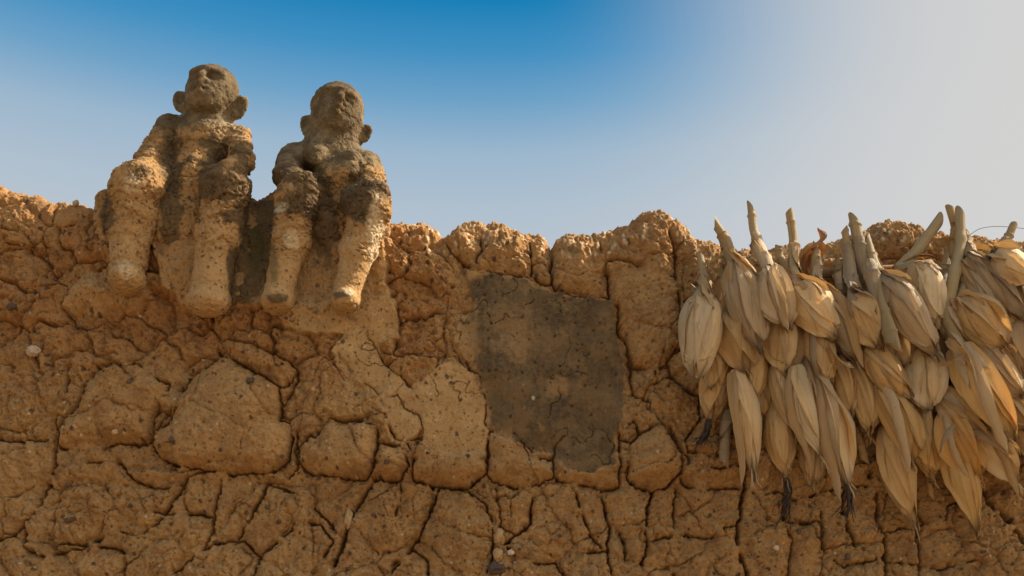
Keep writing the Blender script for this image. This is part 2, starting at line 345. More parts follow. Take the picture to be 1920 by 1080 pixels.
# cracks traced on the wall (photo pixels); (strength, half width px, points)
CR = [
 (1.2, 3, [(0, 831), (41, 836), (114, 831), (122, 844)]), (1.5, 4, [(122, 844), (150, 852), (175, 854), (204, 848), (228, 840), (285, 840), (297, 832)]),
 (1, 3, [(122, 844), (121, 815), (139, 791), (159, 774), (175, 730), (196, 701), (228, 693), (265, 695), (301, 717), (324, 734), (310, 774), (297, 795), (293, 831)]),
 (1.5, 4, [(350, 735), (340, 765), (318, 792), (300, 815), (297, 835)]),
 (1.4, 3.5, [(297, 831), (301, 815), (326, 803), (350, 758), (363, 717), (399, 691), (420, 677), (448, 685), (493, 713), (530, 734), (534, 766), (530, 795), (550, 803), (552, 831), (546, 868), (526, 888), (489, 893), (440, 893), (387, 886), (342, 880), (306, 864), (295, 844)]),
 (1, 3, [(420, 677), (416, 660), (432, 644), (470, 655), (509, 668), (546, 685), (564, 705), (554, 725), (534, 736)]),
 (1.3, 3.5, [(564, 705), (566, 721), (554, 742), (534, 774)]), (1.3, 3.5, [(562, 782), (564, 815), (558, 852), (564, 880), (546, 900)]),
 (1.1, 3, [(566, 868), (564, 844), (586, 827), (600, 827), (608, 815), (624, 791), (649, 799), (690, 799), (710, 811), (714, 844), (702, 884), (690, 901), (641, 899), (600, 893), (575, 888), (566, 868)]),
 (1.1, 3, [(714, 836), (763, 852), (767, 880), (751, 905), (698, 901)]), (1.4, 3, [(767, 840), (775, 860), (775, 884), (779, 905), (828, 917), (881, 919), (901, 901), (916, 888), (914, 868)]),
 (1.2, 3, [(775, 884), (779, 852), (791, 831), (796, 811), (787, 787), (763, 774), (755, 758), (747, 750), (714, 754)]),
 (.9, 3, [(714, 754), (734, 815), (743, 831), (763, 838), (787, 827)]), (.8, 2.5, [(641, 673), (665, 713), (702, 738), (714, 754)]),
 (.9, 2.5, [(694, 640), (710, 668), (722, 689), (755, 717), (775, 738)]),
 (1, 2.5, [(869, 681), (881, 705), (901, 711), (903, 738), (910, 750), (912, 779), (910, 799), (916, 819), (916, 868), (914, 893), (938, 913), (967, 917), (1007, 913), (1036, 901), (1036, 868)]),
 (.9, 2.5, [(1036, 868), (1040, 844), (1060, 825)]), (.8, 2.5, [(967, 819), (987, 848), (1007, 864), (1036, 868)]),
 (1.3, 3, [(1038, 901), (1044, 905), (1089, 913), (1130, 921), (1158, 913), (1162, 868), (1156, 815), (1166, 803)]),
 (1.1, 3, [(1178, 852), (1183, 836), (1199, 815), (1231, 807), (1256, 823), (1272, 856), (1274, 893), (1252, 913), (1219, 925), (1187, 917), (1174, 901), (1178, 868), (1178, 852)]),
 (1.2, 3, [(838, 467), (867, 503), (888, 513), (923, 520), (959, 526), (994, 528)]), (1.1, 3, [(902, 453), (902, 481), (895, 503)]),
 (1.3, 3, [(994, 450), (996, 524), (1015, 540), (1033, 542)]), (1.6, 4, [(1033, 475), (1035, 542)]),
 (1.2, 3, [(1036, 481), (1033, 542), (1047, 556), (1065, 565), (1100, 566), (1136, 568)]), (1.4, 4, [(1125, 460), (1132, 499), (1139, 524), (1138, 566)]),
 (.8, 3, [(1132, 499), (1157, 496), (1196, 506)]), (1.3, 4, [(1146, 570), (1157, 584), (1157, 630), (1175, 655), (1178, 683), (1182, 700)]),
 (1.1, 3, [(1175, 655), (1186, 697), (1221, 687), (1246, 697), (1253, 676), (1277, 655), (1277, 598), (1267, 542), (1263, 489), (1255, 440)]),
 (1, 3, [(1174, 668), (1183, 693), (1236, 701), (1268, 656)]), (1, 3, [(1183, 693), (1178, 713), (1187, 750), (1211, 762), (1223, 721), (1227, 701)]),
 (1.1, 3, [(1215, 762), (1215, 795), (1252, 811), (1276, 856), (1286, 870)]), (1, 3, [(1162, 803), (1187, 799), (1195, 819), (1187, 836), (1162, 831)]),
 (1, 3, [(1249, 681), (1253, 709), (1281, 734), (1310, 750), (1308, 791), (1294, 815), (1281, 836), (1286, 856)]), (.8, 2.5, [(1286, 852), (1314, 860), (1351, 864)]),
 (1.3, 3, [(1274, 900), (1277, 912), (1306, 921), (1363, 917), (1383, 921)]), (2, 6, [(1392, 844), (1392, 925), (1387, 966), (1379, 990), (1379, 1019), (1396, 1068), (1400, 1100)]),
 (1.2, 3, [(1392, 925), (1420, 933), (1461, 929), (1485, 942), (1534, 927), (1579, 915), (1632, 917)]), (1.1, 3, [(1465, 937), (1467, 995), (1481, 1015), (1477, 1052), (1473, 1090)]),
 (.9, 2.5, [(1534, 925), (1532, 954), (1538, 986), (1538, 1052)]), (1.7, 5, [(1579, 917), (1579, 966), (1587, 995), (1599, 1023)]),
 (1.9, 5.5, [(1620, 890), (1632, 917), (1644, 950), (1640, 978), (1656, 1007), (1656, 1048), (1660, 1090)]), (1.4, 4, [(1713, 937), (1715, 966), (1730, 982), (1722, 1007), (1724, 1090)]),
 (2.4, 10, [(1826, 897), (1852, 950), (1885, 982), (1925, 1030)]), (1.2, 3, [(1265, 921), (1261, 966), (1263, 999), (1273, 1015), (1273, 1043), (1261, 1060), (1261, 1090)]),
 (1.8, 5, [(1220, 930), (1212, 966), (1210, 1007), (1212, 1027), (1204, 1060)]), (.9, 2.5, [(1212, 1019), (1241, 1011), (1269, 1007)]),
 (.9, 2.5, [(1277, 1007), (1334, 1011), (1341, 994), (1375, 990)]), (.9, 2.5, [(1465, 986), (1534, 982)]), (.9, 2.5, [(1538, 1031), (1575, 1064), (1600, 1060), (1656, 1048)]),
 (.9, 2.5, [(1722, 995), (1770, 978), (1775, 950), (1810, 930)]), (.8, 2.5, [(1660, 1056), (1713, 1060), (1770, 1068), (1830, 1050)]), (.8, 2.5, [(1656, 1000), (1690, 990), (1722, 995)]),
 (1.6, 4.5, [(705, 900), (700, 909), (681, 942), (667, 958)]), (1, 3, [(751, 909), (753, 942), (743, 970)]),
 (1.6, 4, [(828, 915), (822, 921), (812, 950), (796, 986), (779, 1023), (751, 1056), (730, 1085)]), (1.1, 3, [(881, 925), (910, 950), (922, 982), (926, 1007), (926, 1048), (914, 1076)]),
 (1.5, 4, [(999, 915), (995, 958), (995, 986), (967, 1007), (946, 1023)]), (.9, 2.5, [(930, 920), (938, 966), (938, 990), (970, 1007)]),
 (1.2, 3, [(1073, 918), (1085, 950), (1093, 974), (1109, 1007), (1126, 1031)]), (1.5, 4, [(1126, 921), (1134, 958), (1142, 990), (1138, 1019), (1138, 1047), (1146, 1085)]),
 (1, 3, [(1162, 999), (1171, 1023), (1171, 1052)]), (1.9, 6, [(661, 966), (649, 1007), (645, 1031), (629, 1060)]), (1, 3, [(739, 1060), (775, 1031), (800, 1052), (804, 1085)]),
 (1.6, 4, [(114, 840), (114, 876), (98, 905), (81, 950), (45, 990), (20, 1007), (-20, 1025)]), (1, 3, [(49, 986), (49, 1027), (61, 1039), (102, 1047), (110, 1019), (155, 1023), (196, 1011)]),
 (1, 3, [(179, 872), (212, 874), (236, 876), (265, 909), (310, 921), (338, 917), (363, 897), (391, 891)]), (1.7, 5, [(360, 897), (354, 905), (338, 933), (314, 962)]),
 (1.2, 3, [(420, 901), (416, 925), (403, 966), (403, 990)]), (1.6, 4, [(505, 913), (489, 950), (456, 1003), (448, 1011)]),
 (1, 3, [(293, 966), (326, 966), (399, 970), (403, 999), (387, 1031), (350, 1060), (322, 1090)]), (1, 3, [(228, 999), (261, 1007), (285, 994), (310, 974)]),
 (1.2, 3.5, [(94, 1047), (143, 1031), (196, 1027), (228, 1031), (240, 1047), (240, 1090)]), (1, 3, [(505, 913), (542, 921), (587, 941), (603, 970), (635, 999)]),
 (1.1, 3, [(387, 1031), (416, 1019), (460, 1015), (489, 1047), (477, 1085)]), (1.1, 3, [(489, 1047), (521, 1019), (558, 982), (603, 986), (627, 1015), (611, 1045)]),
 (.9, 3, [(546, 1031), (583, 1064), (590, 1090)]), (1.1, 3, [(143, 701), (139, 746), (130, 774)]), (1.1, 3, [(118, 762), (118, 831)]),
 (1, 3, [(1300, 880), (1340, 885), (1392, 880)]), (1, 3, [(1080, 1040), (1110, 1035), (1138, 1040)]), (1, 3, [(950, 1030), (990, 1060), (1040, 1058), (1060, 1085)]),
 (1.0, 3, [(95, 388), (97, 420), (88, 450), (60, 470), (20, 468)]), (1.0, 3, [(88, 450), (95, 500), (90, 530)]), (1.0, 3, [(185, 400), (170, 440), (180, 480)]),
]
PLA = [(560, 560), (690, 520), (720, 540), (748, 600), (752, 640), (715, 655), (725, 690), (775, 738), (800, 715), (860, 688), (903, 735), (916, 820), (914, 858), (860, 868), (800, 862),
       (796, 815), (787, 827), (763, 838), (743, 831), (714, 754), (641, 695), (632, 668), (648, 640), (600, 638), (540, 628), (525, 600)]
PLB = [(300, 395), (460, 380), (530, 380), (640, 395), (728, 440), (728, 560), (680, 560), (600, 610), (545, 600), (470, 592), (420, 590), (350, 590), (318, 560), (300, 510), (285, 440)]
PLS = [(872, 513), (930, 521), (990, 531), (1012, 548), (1040, 560), (1145, 570), (1157, 640), (1172, 700), (1168, 770), (1155, 830), (1158, 872), (1110, 888), (1065, 893), (1042, 868),
       (1010, 862), (985, 846), (960, 830), (916, 815), (905, 750), (882, 700), (858, 650), (855, 612), (888, 592)]
MND = [(122, 592), (135, 550), (185, 520), (205, 525), (280, 525), (292, 540), (298, 572), (262, 592), (200, 600)]

xs = np.concatenate([np.linspace(-4.2, -1.6, 60)[:-1], np.linspace(-1.6, -1.11, 110)[:-1], np.arange(-1.11, 1.11, .00145), np.linspace(1.111, 1.6, 110)[:-1], np.linspace(1.6, 4.2, 60)])
xtop = np.interp(xs, SX, SZ) - .010 * sst(-.45, -.6, xs) + .0018 * vn2(xs * 24, xs * 0, 91)
Z0 = 1.70; RA = .055
nf = 545; na = 58; ntp = 60
rows_z = []; rows_y = []; rows_ny = []; rows_nz = []; rows_s = []
zc = np.linspace(-.1, Z0, 60)[:-1]
zf = xtop - RA
cols = len(xs)
ZZ = np.concatenate([np.repeat(zc[:, None], cols, 1),
                     Z0 + (zf - Z0)[None] * np.linspace(0, 1, nf)[:, None],
                     zf[None] + RA * np.sin(np.linspace(0, np.pi / 2, na)[1:])[:, None],
                     np.repeat(xtop[None], ntp, 0), np.repeat(xtop[None], 1, 0) - .04, np.full((1, cols), 0.) ])
aa = np.linspace(0, np.pi / 2, na)[1:]
yt = np.linspace(0, 1, ntp + 1)[1:] ** 1.6 * .32
YY = np.concatenate([np.zeros((59, cols)), np.zeros((nf, cols)), np.repeat((RA - RA * np.cos(aa))[:, None], cols, 1),
                     np.repeat((RA + yt)[:, None], cols, 1), np.full((1, cols), RA + .36), np.full((1, cols), RA + .38)])
NY = np.concatenate([-np.ones((59 + nf, cols)), np.repeat(-np.cos(aa)[:, None], cols, 1), np.zeros((ntp, cols)), np.full((1, cols), .7), np.ones((1, cols))])
NZ = np.concatenate([np.zeros((59 + nf, cols)), np.repeat(np.sin(aa)[:, None], cols, 1), np.ones((ntp, cols)), np.full((1, cols), .7), np.zeros((1, cols))])
XX = np.repeat(xs[None], len(ZZ), 0)
# unrolled height above the crest line, so the pattern runs over the crest
SS = np.concatenate([ZZ[:59 + nf], zf[None] + np.repeat((RA * aa)[:, None], cols, 1), zf[None] + RA * np.pi / 2 + np.repeat(yt[:, None], cols, 1),
                     np.repeat((xtop + .42)[None], 1, 0), np.repeat((xtop + .9)[None], 1, 0)])
q = np.stack([XX.ravel(), np.zeros(XX.size), np.minimum(SS, zf[None] + .0).ravel()], 1)
ax, ay = proj(q); ax = ax.reshape(XX.shape).astype(np.float32); ay = ay.reshape(XX.shape).astype(np.float32)
ay = ay - (np.maximum(SS - zf[None], 0) / .00108).astype(np.float32)
# ragged coordinates
wx = ax + 9 * fbm2(ax / 60, ay / 60, 11, 2) + 3.5 * fbm2(ax / 16, ay / 16, 13, 2)
wy = ay + 9 * fbm2(ax / 60, ay / 60, 12, 2) + 3.5 * fbm2(ax / 16, ay / 16, 14, 2)
inner = (ax > -150) & (ax < 2070) & (ay > 300) & (ay < 1150)
D = np.full(ax.shape, 60., np.float32); GR = np.zeros(ax.shape, np.float32)
lx = ax + 3.4 * fbm2(ax / 26, ay / 26, 21, 2) + 2.0 * fbm2(ax / 8, ay / 8, 23, 2); ly = ay + 3.4 * fbm2(ax / 26, ay / 26, 22, 2) + 2.0 * fbm2(ax / 8, ay / 8, 24, 2)
xi_, yi_ = lx[inner], ly[inner]; Di = np.full(xi_.shape, 60., np.float32); Gi = np.zeros(xi_.shape, np.float32)
fad = vn2(xi_ / 46, yi_ / 46, 32) + .4 * vn2(xi_ / 17, yi_ / 17, 33)
wob = 1 + .45 * vn2(xi_ / 30, yi_ / 30, 31)
for s_, w_, pl in CR:
    x0 = min(p[0] for p in pl) - 60; x1 = max(p[0] for p in pl) + 60; y0 = min(p[1] for p in pl) - 60; y1 = max(p[1] for p in pl) + 60
    m = (xi_ > x0) & (xi_ < x1) & (yi_ > y0) & (yi_ < y1)
    d = polydist(xi_[m], yi_[m], pl, False, 60, 60.)
    fd = sst(-.10, -.42, fad[m] + .22 * (s_ - 1)); Di[m] = np.minimum(Di[m], d + 16 * fd)
    Gi[m] = np.maximum(Gi[m], s_ * np.exp(-(d / (w_ * .42 * wob[m])) ** 2) * (.45 + .5 * wob[m]) * (1 - .92 * fd))
D[inner] = Di; GR[inner] = Gi
# areas
rub = np.clip(sst(740, 640, ay + 70 * vn2(ax / 130, ay / 130, 41)) * sst(880, 800, ax) + sst(540, 470, ay) * .55, 0, 1)     # crumbly upper left and crest
sc_ = 1 + .0 * ax; f1, f2, c1 = worley2((wx + 14 * vn2(ax / 40, ay / 40, 55)) / 84, (wy + 12 * vn2(ax / 40, ay / 40, 56)) / 62, 51, 1.0); e1 = f2 - f1
g1, g2, c2 = worley2((wx + 6 * vn2(wx / 20, wy / 20, 5)) / 30, wy / 26, 52); e2 = g2 - g1
b1_, b2_, c3 = worley2(wx / 118, wy / 100, 53); e3 = b2_ - b1_
n1 = fbm2(ax / 150, ay / 150, 61, 3); n2 = fbm2(ax / 34, ay / 34, 62, 4, .55); n3 = fbm2(ax / 9, ay / 9, 63, 3, .6); n4 = fbm2(ax / 15, ay / 12, 65, 3, .6)
rid = 1 - np.abs(fbm2(ax / 26, ay / 20, 64, 4, .6)) * 2
s1, s2, _ = worley2((wx + 3 * n4) / 17, (wy + 3 * n4) / 14, 54); es = s2 - s1
crease = 1 - np.abs(fbm2((ax + 6 * n4) / 48, (ay + 6 * n4) / 30, 66, 3, .55)); cr2 = np.exp(-((1 - crease) / .018) ** 2) * sst(-.2, .25, vn2(ax / 55, ay / 55, 73))
H_r = .022 * (1 - np.exp(-e1 / .13)) + .010 * (1 - np.exp(-e2 / .22)) * sst(-.5, .35, vn2(ax / 60, ay / 60, 57)) + (c1 - .5) * .020 + (c2 - .5) * .006 + .004 * n2 + .0042 * n3 + .0050 * n4 - .004 * cr2
H_b = .0070 * (1 - np.exp(-e2 / .16)) * sst(.30, .75, vn2(ax / 90, ay / 90, 71) * .8 + .5) + .0075 * (1 - np.exp(-e3 / .10)) + (c3 - .5) * .012 + .0055 * n2 + .0020 * n3 + .0030 * n4 \
      + .0016 * (1 - np.exp(-es / .25)) - .0035 * cr2
cid_crack = np.exp(-(e3 / .022) ** 2) * .006 * sst(-.1, .35, vn2(ax / 70, ay / 70, 72))
H_b = H_b - cid_crack
H = H_r * rub + H_b * (1 - rub) + .010 * n1
tr = (1 - np.exp(-D / 4.2)) * .0095 + .0110 * (1 - np.exp(-D / 20.))
H = H + tr * (1 - .35 * rub) - GR * .0155
# the courses: upper lumps stand proud of the course under the joint
H = H + .016 * sst(918, 880, ay + 8 * vn2(ax / 60, ay / 60, 81)) * sst(560, 760, ay) - .004
# big mud blocks that bulge out of the face
BLK = [(.020, CR[2][2]), (.026, CR[4][2]), (.012, [(432, 644), (470, 655), (509, 668), (546, 685), (564, 705), (554, 725), (534, 736), (493, 713), (448, 685), (425, 672)]), (.020, CR[8][2]),
       (.014, [(714, 836), (763, 852), (767, 880), (751, 905), (698, 901), (706, 870)]), (.024, CR[19][2]), (.016, [(796, 811), (850, 790), (912, 799), (916, 819), (914, 868), (916, 888), (901, 901), (881, 919), (828, 917), (779, 905), (775, 884), (779, 852)]),
       (.014, [(916, 819), (967, 819), (1007, 864), (1036, 868), (1036, 901), (1007, 913), (967, 917), (938, 913), (914, 893)]), (.014, [(1038, 868), (1162, 868), (1158, 913), (1130, 921), (1044, 905)]),
       (.014, [(845, 455), (905, 436), (992, 450), (994, 526), (923, 520), (867, 503)]), (.014, [(1040, 475), (1122, 462), (1138, 566), (1065, 565), (1036, 542)]),
       (.012, [(1135, 470), (1250, 425), (1267, 542), (1277, 655), (1246, 697), (1186, 697), (1157, 630), (1146, 570)]), (.014, [(440, 890), (300, 905), (250, 905), (230, 880), (380, 893)])]
HB = 0 * H
for hb, pl in BLK:
    s_ = polydist(lx, ly, pl); HB = np.maximum(HB, hb * np.sqrt(np.clip(s_ / 26., 0, 1)) * (s_ > 0) + hb * .35 * np.clip(s_ / 60., 0, 1))
soft = sst(0, .014, HB)
H = H - soft * (1 - rub) * .45 * (H_b - .007) + HB
# smooth plaster
sA = polydist(wx, wy, PLA); sB = polydist(wx, wy, PLB); sS = polydist(wx, wy, PLS); sM = polydist(wx, wy, MND)
mA = sst(-1.5, 2.5, sA); mB = sst(-2, 6, sB); mS = sst(-2, 3, sS); mM = sst(-8, 12, sM)
lowS = H * 0 + .012 * n1
crk = np.exp(-((np.abs(fbm2(ax / 75, ay / 75, 83, 3))) / .012) ** 2) * sst(.0, .3, vn2(ax / 110, ay / 110, 84))
flat = lowS + .037 + .0022 * n2 + .0008 * n3 - .006 * crk
H = H * (1 - mA) + (flat + .35 * (tr - .024) - GR * .008 + .004) * mA
H = H * (1 - mS) + (flat + .25 * (tr - .024) - GR * .009 - .001 + .004 * vn2(ax / 30, ay / 90, 85) * vn2(ax / 12, ay / 50, 86)) * mS
H = H * (1 - mB) + (flat + .008 + .004 * n2) * mB
H = H * (1 - mM) + (flat + .010 * sst(0, 40, sM) + .006 * n2 + .004 * (1 - np.exp(-e2 / .2))) * mM
# nodules and pits
px_ = ax + 2.2 * vn2(ax / 6, ay / 6, 105); py_ = ay + 2.2 * vn2(ax / 6, ay / 6, 106)
p1, p2, pc = worley2(px_ / 19, py_ / 19, 101); pr = np.clip(np.clip(pc - .72, 0, 1) ** 1.5 * 1.9, 0, .26)
nod = sst(0, .07, pr - p1) * (1 - .75 * np.maximum(mS, mB * .3))
H = H + .0022 * nod * np.sqrt(np.clip(1 - (p1 / (pr + 1e-3)) ** 2, 0, 1))
p1b, _, pcb = worley2(px_ / 10, py_ / 10, 102); prb = np.clip((pcb - .72) * .9, 0, .24); nodb = sst(0, .08, prb - p1b) * (.35 + .65 * rub)
H = H + .0014 * nodb
q1, _, qc = worley2(ax / 13, ay / 13, 103); qr = np.clip((qc - .7) * .9, 0, .25); pit = sst(0, .1, qr - q1); q3, _, q3c = worley2(px_ / 7.5, py_ / 7.5, 108); pit2 = sst(.26, .12, q3) * (q3c > .78)
H = H - .0040 * pit - .0022 * pit2 * (1 - mS)
# gritty crest
crest = sst(-.035, .02, SS - zf[None]) * (ax > 720)
k1, _, kc = worley2(ax / 8.5, ay / 8.5, 104); H = H + crest * .0055 * np.clip(.5 - k1, 0, 1) * (kc > .45) + crest * .003 * np.abs(n3)
cm_ = crest > .02; cp = np.stack([XX[cm_], YY[cm_], ZZ[cm_]], 1); crn = np.zeros_like(H); crn[cm_] = fbm3(cp * 38, 121, 4, .6)
cl_ = sst(-.05, .02, SS - zf[None]); H = H * (1 - .25 * crest - .45 * cl_ * (ax < 720)) + .0055 * crn * crest
H[:59] = H[:59] * .6; H[-2:] = 0
V = np.stack([XX, YY + NY * H, ZZ + NZ * H], -1)
# masks
blob = lambda x, y, cx, cy, rx, ry: np.exp(-(((x - cx) / rx) ** 2 + ((y - cy) / ry) ** 2))
nz_ = fbm2(ax / 45, ay / 45, 111, 5, .6); nzf = fbm2(ax / 14, ay / 14, 112, 4, .6)
st = mS * np.where(ax < 960, sst(-8, 16, sS + 14 * nz_), sst(-4, 5, sS + 6 * nz_)) * sst(1.2, .85, (ay - 640) / 260 + .35 * nz_ - .15 * ((ax > 1040) & (ax < 1150))) * (1 - .5 * sst(.12, .9, blob(ax, ay, 968, 648, 34, 45) + .35 * nzf)) \
     * (1 - .5 * sst(.3, .9, blob(ax, ay, 1045, 735, 28, 24) + .35 * nzf)) * (.8 + .2 * sst(-.4, .2, nz_))
st = st * (1 - .8 * sst(905, 860, ax + 20 * nz_) * (ay > 560))
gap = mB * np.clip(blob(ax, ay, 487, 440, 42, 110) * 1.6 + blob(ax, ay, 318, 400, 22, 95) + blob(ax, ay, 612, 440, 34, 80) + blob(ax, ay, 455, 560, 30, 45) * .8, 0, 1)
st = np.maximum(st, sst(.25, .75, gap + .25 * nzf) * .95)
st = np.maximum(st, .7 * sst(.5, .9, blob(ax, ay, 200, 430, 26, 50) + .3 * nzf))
st = np.maximum(st, .5 * sst(.25, .6, nz_ - .25) * rub)
pl_ = np.clip(mA + mB * .8 + mM * .55 + mS * .5, 0, 1) * (.88 + .25 * nz_)
pl_ = np.maximum(pl_, .35 * sst(.0, .5, nz_) * sst(650, 700, ay) * sst(1100, 700, ax))
nodm = np.clip(nod * .85 + nodb * .6, 0, 1)
red = np.clip(rub * (.75 + .5 * nz_), 0, 1) * (1 - np.maximum(mA, mM * .8))
wh = .8 * sst(.35, .7, blob(ax, ay, 238, 505, 26, 20) + .2 * nzf) + sst(.5, .8, blob(ax, ay, 999, 758, 5, 6)) * .6
ms = mB * sst(.3, .8, blob(ax, ay, 490, 480, 24, 60)) * .6
grit = crest * (kc > .8) * sst(.45, .3, k1) + (qc < .03) * sst(.22, .12, q1) * .8
M1 = np.stack([np.clip(st, 0, 1), np.clip(pl_, 0, 1), nodm, np.clip(red, 0, 1)], -1)
M2 = np.stack([np.clip(wh, 0, 1), np.clip(ms, 0, 1), np.clip(grit, 0, 1), np.clip(.35 * sst(.1, .6, nz_) * crest, 0, 1)], -1)
r_, c_ = XX.shape
i = np.arange(r_ - 1)[:, None]; j = np.arange(c_ - 1)[None]; a0 = i * c_ + j
F = np.stack([a0, a0 + 1, a0 + c_ + 1, a0 + c_], -1).reshape(-1, 4)
wall = mesh_np('mud_wall', V.reshape(-1, 3), F, MUD, attrs={'mask': M1.reshape(-1, 4), 'mask2': M2.reshape(-1, 4)})
tag(wall, 'cracked ochre mud wall with a crumbling crest and a dark stained plaster patch', 'wall')

# stones set in the mud
def stone(name, px, py, w_, h_, d, mat, label=None, seed=0):
    n = 14; m = 20; k = K(px, py, d); th = np.linspace(0, np.pi, n)[:, None]; ph = np.linspace(0, 2 * np.pi, m, endpoint=False)[None]
    G = np.stack([np.sin(th) * np.cos(ph), np.sin(th) * np.sin(ph), np.cos(th) * np.ones_like(ph)], -1)
    rr = 1 + .38 * fbm3(G.reshape(-1, 3) * 1.6 + seed, seed, 3).reshape(n, m, 1)
    rr[0] = rr[0].mean(); rr[-1] = rr[-1].mean()
    G = G * rr * np.array([w_ * k * .5, (w_ + h_) * k * .24, h_ * k * .5])
    b = MB(); b.grid(G, wrap=True); o = b.build(name, mat, wall, smooth=False); o.location = P(px, py, d).tolist()
    if label: o['label'] = label
    return o
QZ = plain('quartz', (.42, .31, .21), (.56, .44, .32), 60, .6); DK = plain('dark_laterite', (.07, .045, .035), (.12, .075, .05), 90, .7)
SHL = plain('pale_stone', (.55, .43, .30), (.66, .55, .42), 60, .6); CLD = plain('clod', (.42, .26, .12), (.52, .36, .19), 80, .95, .004)
for nm, px, py, a, b_, d, mt, lb in [
    ('stone', 62, 658, 27, 20, .048, QZ, 'pale quartz stone'), ('stone', 958, 1036, 13, 10, .03, SHL, 'small pinkish white stone'),
    ('stone', 930, 1066, 34, 24, .02, DK, 'dark brown stone'), ('stone', 936, 1005, 22, 30, .014, CLD, 'pale clod wedged in the crack'),
    ('stone', 654, 975, 16, 36, .014, CLD, 'pale clod at the mouth of a crack'), ('stone', 934, 1040, 20, 22, .02, CLD, None),
    ('stone', 21, 575, 18, 14, .05, DK, None), ('stone', 469, 713, 13, 11, .068, DK, None), ('stone', 443, 740, 10, 9, .07, DK, None),
    ('stone', 322, 824, 12, 11, .066, DK, None), ('stone', 244, 716, 11, 8, .066, DK, None), ('stone', 128, 910, 12, 9, .036, DK, None),
    ('stone', 127, 975, 13, 9, .036, DK, None), ('stone', 501, 951, 9, 8, .036, DK, None), ('stone', 725, 867, 9, 9, .056, DK, None),
    ('stone', 1149, 868, 8, 6, .05, DK, None), ('stone', 529, 855, 9, 7, .064, DK, None), ('stone', 1589, 1043, 11, 11, .034, DK, None),
    ('stone', 1225, 866, 10, 6, .056, SHL, None), ('stone', 1456, 1027, 11, 9, .032, SHL, None), ('stone', 699, 965, 8, 8, .034, DK, None),
    ('stone', 142, 381, 12, 12, .0, CLD, None), ('stone', 215, 810, 11, 10, .066, CLD, None), ('stone', 1498, 997, 8, 12, .034, DK, None)]:
    stone(nm, px, py, a, b_, d, mt, lb, seed=int(px))

# ================================================================== MUD FIGURES
def smin(a, b, k):
    h = np.clip(.5 + .5 * (b - a) / k, 0, 1); return b * (1 - h) + a * h - k * h * (1 - h)
def smax(a, b, k): return -smin(-a, -b, k)
def s_cap(p, a, b, ra, rb):
    a = np.asarray(a, np.float32); b = np.asarray(b, np.float32); ba = b - a
    t = np.clip(((p - a) @ ba) / float(ba @ ba), 0, 1)
    return np.linalg.norm(p - a - t[:, None] * ba, axis=1) - (ra + (rb - ra) * t)
def s_ell(p, c, r, R=None):
    q = p - np.asarray(c, np.float32)
    if R is not None: q = q @ np.asarray(R, np.float32)
    r = np.asarray(r, np.float32); k0 = np.linalg.norm(q / r, axis=1); k1 = np.linalg.norm(q / (r * r), axis=1) + 1e-9
    return k0 * (k0 - 1) / k1
def surface_nets(Fv, org, h):
    nx, ny, nz = Fv.shape; ins = Fv < 0
    acc = np.zeros((nx - 1, ny - 1, nz - 1, 3), np.float32); cnt = np.zeros((nx - 1, ny - 1, nz - 1), np.float32)
    corner = [(i, j, k) for i in (0, 1) for j in (0, 1) for k in (0, 1)]
    sl = lambda A, c: A[c[0]:A.shape[0] - 1 + c[0], c[1]:A.shape[1] - 1 + c[1], c[2]:A.shape[2] - 1 + c[2]]
    for a in corner:
        for ax_ in range(3):
            if a[ax_] == 1: continue
            b = list(a); b[ax_] = 1; fa = sl(Fv, a); fb = sl(Fv, b); m = (fa < 0) != (fb < 0)
            t = np.where(m, fa / np.where(m, fa - fb, 1), 0)
            for c in range(3): acc[..., c] += np.where(m, a[c] + (t if c == ax_ else 0), 0)
            cnt += m
    act = cnt > 0; idx = -np.ones(act.shape, np.int64); idx[act] = np.arange(act.sum())
    I = np.argwhere(act); V = (I + acc[act] / cnt[act][:, None]) * h + org
    Q = []
    for ax_ in range(3):
        u, v = [(1, 2), (2, 0), (0, 1)][ax_]
        s0 = [slice(None)] * 3; s1 = [slice(None)] * 3; s0[ax_] = slice(0, -1); s1[ax_] = slice(1, None)
        m = ins[tuple(s0)] != ins[tuple(s1)]; E = np.argwhere(m)
        E = E[(E[:, u] > 0) & (E[:, v] > 0) & (E[:, u] < Fv.shape[u] - 1) & (E[:, v] < Fv.shape[v] - 1)]
        o = np.zeros(3, int)
        def at(du, dv):
            e = E.copy(); e[:, u] -= du; e[:, v] -= dv; return idx[e[:, 0], e[:, 1], e[:, 2]]
        quad = np.stack([at(1, 1), at(0, 1), at(0, 0), at(1, 0)], 1)
        flip = ~ins[E[:, 0], E[:, 1], E[:, 2]]; quad[flip] = quad[flip][:, ::-1]
        Q.append(quad)
    return V, np.concatenate(Q)

def rotm(yaw, roll, pitch):
    return np.array(Matrix.Rotation(yaw, 3, 'Z') @ Matrix.Rotation(roll, 3, 'Y') @ Matrix.Rotation(pitch, 3, 'X'))

